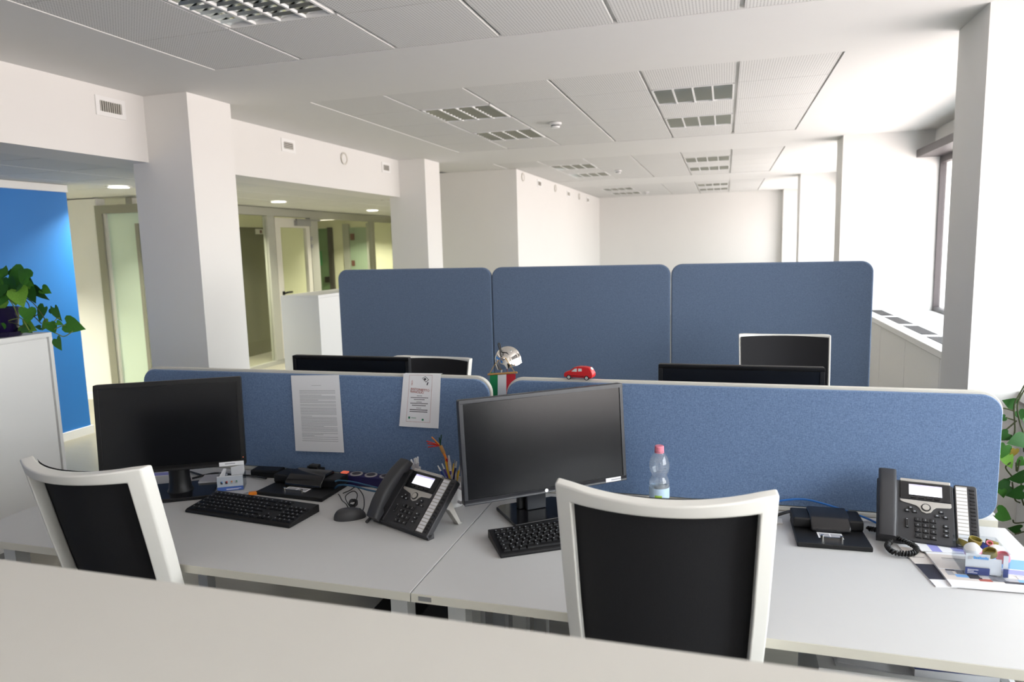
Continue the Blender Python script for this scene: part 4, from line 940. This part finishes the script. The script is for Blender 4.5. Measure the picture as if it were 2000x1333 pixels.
for z in (.142, .150, .158, .166):
    b = MB(); b.lathe([(.0326, z-.001), (.0334, z), (.0326, z+.001)], 32); b.build('rib', m_pet, t, smooth=True)
b = MB(); b.lathe([(.0155, .200), (.0155, .203), (.0140, .204)], 24); b.build('collar', m_pink, t, smooth=True)
b = MB(); b.lathe([(.0148, .205), (.0152, .206), (.0148, .221), (.013, .223), (0, .223)], 24); b.build('cap', m_pink, t, smooth=True)

# ---------------------------------------------------------------- papers hung on the screen
def sheet(lab, corners, name, seed, curl):
    TL, TR, BR, BL = [Vector(p) for p in corners]
    t = thing(name, lab, 'paper', BL, 0)
    def f(u, v, off=0.):      # v 0 bottom..1 top
        p = (BL*(1-u)+BR*u)*(1-v)+(TL*(1-u)+TR*u)*v
        bow = curl*(.4*math.sin(2.4*u+seed)*(1-v)+.6*(1-v)**2)
        return Vector((p.x, p.y-bow-off, p.z))-BL
    b = MB(); b.grid(lambda u, v: f(u, v), 12, 16); b.grid(lambda u, v: f(u, v, -.0003), 12, 16); b.build('sheet', m_paper, t, smooth=True)
    return t, f
pYY = 2.3785
c4 = [ony(568, 734, pYY), ony(662, 733, pYY), ony(673, 884, pYY), ony(578, 881, pYY)]
t, f = sheet('white sheet of paper covered with lines of small print', c4, 'printed_sheet', 0, .004)
b = MB(); rnd = random.Random(3)
b.grid(lambda u, v: f(.42+.20*u, .866+.004*v, .0004), 4, 1)
v = .80
while v > .13:
    ln = 1.0 if rnd.random() > .22 else rnd.uniform(.2, .7)
    b.grid(lambda u, q: f(.16+.74*ln*u, v+.0055*q, .0004), 6, 1); v -= .0165 if rnd.random() > .12 else .026
b.build('printed_lines', m_ink, t)
c5 = [ony(788, 731, pYY), ony(861, 732, pYY), ony(857, 837, pYY), ony(781, 832, pYY)]
t, f = sheet('white flyer with a red title and framed text folded over the screen', c5, 'flyer', 1, .007)
b = MB(); b.grid(lambda u, v: f(u, 1.0)+Vector((0, .022*v, .0008*math.sin(PI*v))), 4, 6); b.build('folded_edge', m_paper, t)
b = MB()
for (u0, u1, v0, v1) in ((.17, .175, .10, .985), (.775, .78, .10, .985), (.17, .78, .10, .104), (.17, .78, .981, .985)): b.grid(lambda u, v: f(u0+(u1-u0)*u, v0+(v1-v0)*v, .0005), 6, 8)
b.build('printed_frame', m_inkr, t)
def onsheet(body, u, v, size, m, rot=0., name='lettering', align='LEFT'):
    p = f(u, v, .0012); ex_ = (f(u+.02, v)-f(u-.02, v)).normalized(); ez_ = (f(u, v+.02)-f(u, v-.02)).normalized(); nn = ex_.cross(ez_)
    M = Matrix(((ex_.x, ez_.x, nn.x, p.x), (ex_.y, ez_.y, nn.y, p.y), (ex_.z, ez_.z, nn.z, p.z), (0, 0, 0, 1))) @ Matrix.Rotation(rot, 4, 'Z')
    text(body, size, m, t, M, name, align)
onsheet('ANTONIETTO', .225, .705, .0122, m_inkr); onsheet('RANCILIO', .225, .655, .0122, m_inkr); onsheet('TROFEO', .275, .785, .0085, m_inkr, PI/2)
b = MB()
for (v, l, h_) in ((.590, .14, .007), (.553, .46, .010), (.517, .28, .010), (.472, .14, .008), (.444, .46, .012), (.405, .36, .012), (.36, .13, .007), (.322, .46, .013), (.286, .46, .013)):
    n = int(l/.035)
    for q in range(n):
        ua = .475-l/2+l*q/n; b.grid(lambda u, w_: f(ua+l/n*.78*u, v+h_*1.3*w_, .0006), 1, 1)
b.build('printed_lines', m_inkd, t)
b = MB()
for q in ((.22, .27, .155, .195), (.57, .62, .13, .165), (.30, .42, .17, .18)): b.grid(lambda u, v: f(q[0]+(q[1]-q[0])*u, q[2]+(q[3]-q[2])*v, .0006), 2, 2)
b.build('printed_logo', m_inkg, t)
b = MB()
for pl in ([(.52, .93), (.60, .965), (.70, .90), (.62, .85)], [(.55, .925), (.60, .94), (.63, .905), (.58, .885)], [(.66, .85), (.69, .86), (.67, .80), (.64, .80)]):
    b.add([f(u, v, .0008+.0002*len(pl)) for u, v in pl], [(0, 1, 2, 3)])
pl = [(.535, .928), (.60, .955), (.68, .90), (.62, .865)]
b.mi = 1; b.add([f(u, v, .0020) for u, v in pl], [(0, 1, 2, 3)]); b.mi = 0; b.add([f(u, v, .0024) for u, v in [(.56, .925), (.61, .935), (.63, .90), (.585, .885)]], [(0, 1, 2, 3)])
b.build('printed_picture', [m_inkd, m_paper], t)

# ---------------------------------------------------------------- toy car on the screen edge
t = thing('toy_car', 'small red toy hatchback standing on the screen edge', 'toy car', (-.481, 2.402, 1.1525), R(-8))
pf = [(-.052, .008), (.050, .008), (.053, .016), (.052, .024), (.047, .034), (.040, .043), (.022, .046), (.0, .046), (-.014, .043), (-.032, .030), (-.046, .026), (-.052, .020)]
b = MB(); N_ = 8
def carw(z): return .020 if z < .028 else .020-.006*(z-.028)/.018
b.prism(pf, lambda x, z: (x, -carw(z), z), lambda x, z: (x, carw(z), z)); b.build('car_body', m_red, t, bevel=.003, seg=3)
def cwin(pl, name='side_window'):
    b = MB(); b.prism(pl, lambda x, z: (x, -carw(z)-.0008, z), lambda x, z: (x, -carw(z)+.002, z)); b.build(name, m_toyglass, t)
    b = MB(); b.prism(pl, lambda x, z: (x, carw(z)-.002, z), lambda x, z: (x, carw(z)+.0008, z)); b.build(name, m_toyglass, t)
cwin([(-.024, .029), (-.004, .029), (-.004, .040), (-.012, .039)]); cwin([(.001, .030), (.014, .031), (.013, .040), (.001, .040)])
b = MB(); b.add([(.0475, -.011, .0345), (.0475, .011, .0345), (.0412, .009, .0425), (.0412, -.009, .0425)], [(0, 1, 2, 3)]); b.T = Matrix.Translation((.0012, 0, .0008)); o = b.build('rear_window', m_toyglass, t); o.location = (.0012, 0, .0008)
b = MB(); b.add([(-.031, -.013, .0318), (-.031, .013, .0318), (-.015, .011, .0432), (-.015, -.011, .0432)], [(0, 1, 2, 3)]); o = b.build('windscreen', mat('toy_windscreen', rgb(120, 110, 100), .4), t); o.location = (-.0008, 0, .001)
B('trim_line', m_black, t, (-.025, .022, -.0206, -.0200, .0135, .0150))
for x in (-.033, .032):
    for s_ in (-1, 1):
        b = MB(); b.cyl((x, s_*.014, .0085), (x, s_*.021, .0085), .0085, n=18); wh = b.build('wheel', m_black, t, smooth=True)
        b = MB(); b.cyl((x, s_*.021, .0085), (x, s_*.0216, .0085), .0055, n=14); b.build('hub_cap', m_toyglass, wh)

# ---------------------------------------------------------------- chrome lamp and flag behind the gap
LX, LY = -.812, 2.60
t = thing('desk_lamp', 'chrome desk lamp with a dome head behind the gap between the low screens', 'lamp', (LX, LY, DZ))
def lp(x, y, Y=LY): return ony(x, y, Y)-Vector((LX, LY, DZ))
b = MB(); b.lathe([(0, 0), (.075, 0), (.075, .012), (.06, .018), (0, .02)], 32); b.build('base', m_chrome, t, smooth=True)
hc = lp(992, 702); R_ = .052
b = MB(); b.T = Matrix.Translation(hc) @ Matrix.Rotation(R(-14), 4, 'Y') @ Matrix.Rotation(R(8), 4, 'X')
b.lathe([(R_*1.04, -.024), (R_*1.04, -.002)]+[(R_*math.cos(R(q)), .0+R_*.98*math.sin(R(q))) for q in range(5, 90, 9)]+[(0, R_*.98)], 32); b.build('dome', m_chrome, t, smooth=True)
b = MB(); b.T = Matrix.Translation(hc) @ Matrix.Rotation(R(-14), 4, 'Y'); b.lathe([(.0, .03), (.02, .028), (.022, -.005), (.016, -.022), (0, -.024)], 20); b.build('bulb', m_toyglass, t, smooth=True)
b = MB(); b.sph(lp(983, 700, LY-.045), .011); b.build('joint', m_chrome, t, smooth=True)
b = MB(); b.tube([(0, 0, .018), lp(977, 760, LY-.02), lp(981, 700, LY-.045)], .0032, 8); b.build('arm', m_alu, t, smooth=True)
b = MB(); b.tube([(.02, .01, .018), lp(991, 725, LY-.01), lp(987, 700, LY-.03)], .0022, 8); b.build('tension_rod', m_chrome, t, smooth=True)
B('slide_bracket', m_chrome, t, (-.045, -.015, -.02, -.012, .24, .335), (-.012, .012, -.03, -.022, .24, .335), bevel=.002)
b = MB(); b.tube(bez([lp(979, 700, LY-.05), lp(977, 686, LY-.055), lp(973, 674, LY-.05), lp(976, 672, LY-.045), lp(980, 688, LY-.04), lp(990, 690, LY-.04), lp(994, 698, LY-.04)], 6), .0024, 8); b.build('lead', m_cable, t, smooth=True)
FY = 2.545
fl = thing('flag_pennant', 'small green, white and red pennant hanging on gold cords', 'flag', ony(990, 790, FY))
fo = ony(990, 790, FY)
for i, m in enumerate((m_fgreen, m_fwhite, m_fred)):
    xs = [(957, 972), (972, 989), (989, 1007)][i]
    b = MB(); b.grid(lambda u, v: ony(xs[0]+(xs[1]-xs[0])*u, 800-(72-3*((xs[0]+(xs[1]-xs[0])*u)-957)/50)*v, FY+.003*math.sin(6*v+i))-fo, 4, 10); b.build('stripe', m, fl, smooth=True)
b = MB(); b.tube([ony(953, 732, FY-.003)-fo, ony(1010, 728, FY-.003)-fo], .004, 10); b.build('rod', m_cork, fl, smooth=True)
b = MB(); b.tube(bez([ony(955, 732, FY-.004)-fo, ony(970, 708, FY-.004)-fo, ony(985, 698, FY-.004)-fo], 4), .0013, 6); b.tube(bez([ony(985, 698, FY-.004)-fo, ony(995, 712, FY-.004)-fo, ony(1007, 730, FY-.004)-fo], 4), .0013, 6); b.build('cord', m_string, fl, smooth=True)

# paper trays stacked on the far desk at the screen's end
for i, (dx, lab) in enumerate(((0, 'lowest white document folder beyond the end of the low screen'), (-.005, 'middle white document folder beyond the end of the low screen'), (-.012, 'topmost white document folder beyond the end of the low screen'))):
    t = thing('document_folder', lab, 'folder', (.58+dx, 2.44+.01*i, DZ+i*.0165), 0, 'white folders on the far desk')
    cv = B('cover', m_white, t, (0, .235, 0, .31, 0, .003), (0, .235, 0, .31, .013, .016)); B('pages', m_paper, t, (.004, .230, .004, .305, .003, .013)); 

# ---------------------------------------------------------------- below the desks
t = thing('drawer_pedestal', 'low white drawer pedestal heaped with papers under the window-side desk', 'pedestal', (.245, 1.83, 0))
B('body', m_trim, t, (0, .45, .02, .48, .05, .50), bevel=.003); B('tray_lip', m_trim, t, (0, .45, .0, .018, .05, .53), (0, .012, .018, .48, .50, .53), (.438, .45, .018, .48, .50, .53))
for q in range(3):
    dd = B('drawer', m_trim, t, (.005, .445, -.012, .0, .06+q*.15, .20+q*.15), bevel=.002); B('handle', m_alu, dd, (.15, .30, -.022, -.012, .16+q*.15, .17+q*.15))
for i, (x, y, a, w_, d_, th, m, lab) in enumerate(((.295, 1.87, 3, .21, .29, .004, m_paper, 'white document lying at the bottom of the pedestal top'), (.30, 1.91, -9, .20, .28, .004, m_paper, 'white document lying askew on the pedestal top'), (.475, 1.88, 3, .19, .27, .02, m_paper, 'thick white catalogue with a blue spine on the pedestal'), (.38, 1.95, 18, .14, .2, .003, m_char, 'dark sheet poking out of the pedestal papers'))):
    t = thing('document', lab, 'document', (x, y, .5005+(.004*i if i != 2 else .010)), R(a), 'papers on the pedestal'); cv = B('pages', m, t, (0, w_, 0, d_, 0, th))
    if i == 2: B('spine_band', m_navy, cv, (0, w_, 0, .012, th, th+.0004))
t = thing('computer_tower', 'black computer tower under the desk with the pen mug', 'computer', (-1.14, 1.86, 0), 0)
B('case', m_black, t, (0, .18, 0, .42, .01, .40), bevel=.004); B('front_panel', m_blackg, t, (.01, .17, -.008, 0, .02, .39), bevel=.003)
for q in (.02, .14): B('foot', m_black, t, (q, q+.02, .05, .37, 0, .01))
t = thing('waste_bin', 'black waste bin under the desk with the slim monitor', 'bin', (-.40, 2.0, 0)); b = MB(); b.lathe([(0, .0), (.11, 0), (.14, .34), (.135, .34), (.107, .01), (0, .01)], 28); b.build('bin_shell', m_black, t, smooth=True)
b = MB(); b.lathe([(.141, .325), (.145, .333), (.141, .342)], 28); b.build('rim', m_char, t, smooth=True)

# ---------------------------------------------------------------- trailing plants
def leaf_mesh(m, name='leaf'):
    out = [(0, 0), (.22, -.16), (.42, -.10), (.50, .12), (.44, .38), (.26, .68), (.08, .92), (0, 1.04)]
    b = MB(); n = len(out)
    L_ = [(-x, y) for x, y in out]
    z = lambda x, y: .10*abs(x)**1.0*1.4-.16*y*y
    mid = [(0, y) for _, y in out]; mid = [(0, 0), (0, .02), (0, .08), (0, .2), (0, .42), (0, .68), (0, .9), (0, 1.04)]
    for s_ in (1, -1):
        vs = [(s_*x, y, z(x, y)) for x, y in out]+[(0, y, z(0, y)-.0) for _, y in mid]
        fs = [(i, i+1, n+i+1, n+i) for i in range(n-1)]
        b.add(vs, fs)
    return b.mesh(name, m, True)
LM = [leaf_mesh(m_leaf), leaf_mesh(m_leafv), leaf_mesh(m_leafd), leaf_mesh(m_leafy)]
def leaf(parent, org, base, ang, size, kind, yaw=0., pit=0.):
    """base point world; ang = direction of the tip in the picture plane (deg, 0 = right, 90 = up)"""
    a = R(ang); dx = cr*math.cos(a)+cu*math.sin(a)
    nrm = -cf
    nrm = (nrm*math.cos(R(pit))+dx*math.sin(R(pit))).normalized(); dx2 = (dx*math.cos(R(pit))+cf*math.sin(R(pit))).normalized()
    sd = dx2.cross(nrm).normalized(); q = Matrix.Rotation(R(yaw), 3, dx2); sd = q @ sd; nrm = q @ nrm
    o = link('leaf', LM[kind], parent); p = base-org
    o.matrix_local = Matrix(((sd.x*size, dx2.x*size, nrm.x*size, p.x), (sd.y*size, dx2.y*size, nrm.y*size, p.y), (sd.z*size, dx2.z*size, nrm.z*size, p.z), (0, 0, 0, 1)))
PP = onz(4, 648, 1.2); PP.x = -3.92; PP.y = 2.85
d0 = ony(4, 640, 2.92); PP = Vector((d0.x, 2.92, 1.2))
pl = thing('potted_pothos', 'trailing green pothos in a dark indigo pot on the white cabinet', 'plant', PP)
b = MB(); b.lathe([(0, .012), (.062, .012), (.075, .03), (.090, .135), (.095, .16), (.088, .16), (.08, .14), (0, .138)], 32); pot = b.build('pot', m_pot, pl, smooth=True)
b = MB(); b.lathe([(0, 0), (.085, 0), (.108, .026), (.103, .028), (.08, .006), (0, .006)], 32); b.build('saucer', m_pot, pl, smooth=True)
b = MB(); b.lathe([(0, .150), (.084, .146)], 24); b.build('soil', m_soil, pl)
def Z5(x, y): return (x/7.405, 510+y/7.405)
YP = PP.y
LS = [(60, 240, 150, .105, 0), (330, 175, 200, .12, 0), (420, 250, 150, .10, 0), (230, 320, -10, .115, 0), (140, 260, -80, .10, 2), (330, 330, -160, .10, 0), (120, 300, -100, .11, 2), (30, 350, -110, .10, 2), (250, 420, -60, .115, 1), (200, 470, -100, .08, 1), (430, 410, -75, .085, 2), (380, 400, -60, .05, 1), (500, 390, -55, .10, 2), (610, 400, -25, .062, 0), (400, 690, -100, .09, 0), (640, 670, -115, .095, 0), (730, 690, -50, .05, 2), (790, 680, -70, .085, 0), (330, 920, -20, .10, 1), (700, 880, -130, .065, 1), (720, 900, -80, .07, 0), (590, 960, 180, .035, 2), (820, 890, -20, .035, 0), (960, 900, -20, .105, 0), (820, 1130, -65, .075, 0), (20, 560, -100, .08, 1), (10, 900, -120, .07, 0), (340, 960, -40, .055, 2), (60, 190, 100, .06, 0), (270, 160, 120, .05, 1), (150, 420, -60, .09, 2), (20, 250, 170, .11, 0), (90, 460, -120, .09, 0), (180, 210, 60, .07, 2), (300, 260, -40, .10, 2)]
rl = random.Random(11)
for (x, y, a_, s_, k_) in LS:
    leaf(pl, PP, ony(*Z5(x, y), YP+rl.uniform(-.08, .05)+(.05 if x > 600 else 0)), a_, s_*.92, k_, rl.uniform(-35, 35), rl.uniform(-20, 25))
for ps in ([(110, 520), (200, 660), (260, 800), (330, 850), (420, 1000)], [(340, 530), (410, 620), (430, 700)], [(350, 520), (470, 600), (560, 710), (640, 830), (660, 880)], [(480, 790), (540, 850), (600, 910)], [(340, 960), (200, 900), (90, 880), (15, 860)], [(260, 830), (170, 850), (90, 880)], [(790, 990), (870, 950), (940, 925)], [(800, 1040), (900, 1090), (960, 1080), (1050, 1020)], [(790, 870), (830, 830), (860, 830)], [(280, 680), (300, 780), (340, 800)], [(500, 800), (560, 770)]):
    b = MB(); b.tube(bez([ony(*Z5(x, y), YP-.02)-PP for x, y in ps], 5), .0028, 5); b.build('stem', m_stem if ps[0][0] < 300 or ps[0][0] > 700 else m_stemd, pl, smooth=True)

YR = 3.30
RP = Vector((1.62, 2.75, .85))
pr = thing('trailing_pothos', 'dark green pothos trailing down from the window sill', 'plant', RP)
b = MB(); b.lathe([(0, 0), (.07, 0), (.10, .15), (.094, .15), (.088, .13), (0, .128)], 28); b.build('pot', m_white, pr, smooth=True)
b = MB(); b.lathe([(0, .14), (.092, .136)], 24); b.build('soil', m_soil, pr)
def Z6(x, y): return (1880+x/3.918, 720+y/3.918)
YR = 3.25
for (x, y, a_, s_, k_) in [(400, 275, 165, .095, 2), (430, 330, -60, .075, 2), (325, 375, 200, .05, 2), (350, 500, 215, .085, 2), (330, 590, 250, .10, 0), (470, 545, 190, .12, 2), (400, 620, -100, .075, 3), (320, 660, -60, .115, 1), (470, 820, 195, .12, 2), (360, 900, 200, .12, 2), (300, 930, -80, .06, 0), (460, 940, 200, .115, 2), (270, 1100, -25, .12, 0), (440, 1230, 180, .085, 2), (470, 700, -140, .07, 0), (250, 1130, -60, .03, 0), (470, 380, -60, .06, 2)]:
    leaf(pr, RP, ony(*Z6(x, y), YR+rl.uniform(-.04, .04)), a_, s_*.56, k_, rl.uniform(-25, 25), rl.uniform(-15, 20))
for ps in ([(480, 120), (430, 210), (395, 290), (400, 480), (370, 560)], [(480, 150), (420, 280), (440, 420), (465, 500), (470, 640)], [(415, 400), (370, 440), (315, 485)], [(390, 325), (340, 310), (310, 305)], [(390, 395), (330, 375)], [(370, 720), (330, 760), (380, 830)], [(410, 720), (415, 790), (440, 700)], [(380, 870), (400, 1000), (440, 1030)], [(470, 1180), (400, 1185), (385, 1160)], [(450, 880), (445, 960), (470, 1050)], [(470, 1250), (400, 1270)]):
    b = MB(); b.tube(bez([ony(*Z6(x, y), YR)-RP for x, y in ps], 5), .0032, 5); b.build('stem', m_stemd, pr, smooth=True)
b = MB(); b.tube(bez([(0, 0, .15), Vector((-.10, .03, .20)), ony(*Z6(480, 120), YR)-RP], 6), .004, 6); b.build('stem', m_stemd, pr, smooth=True)
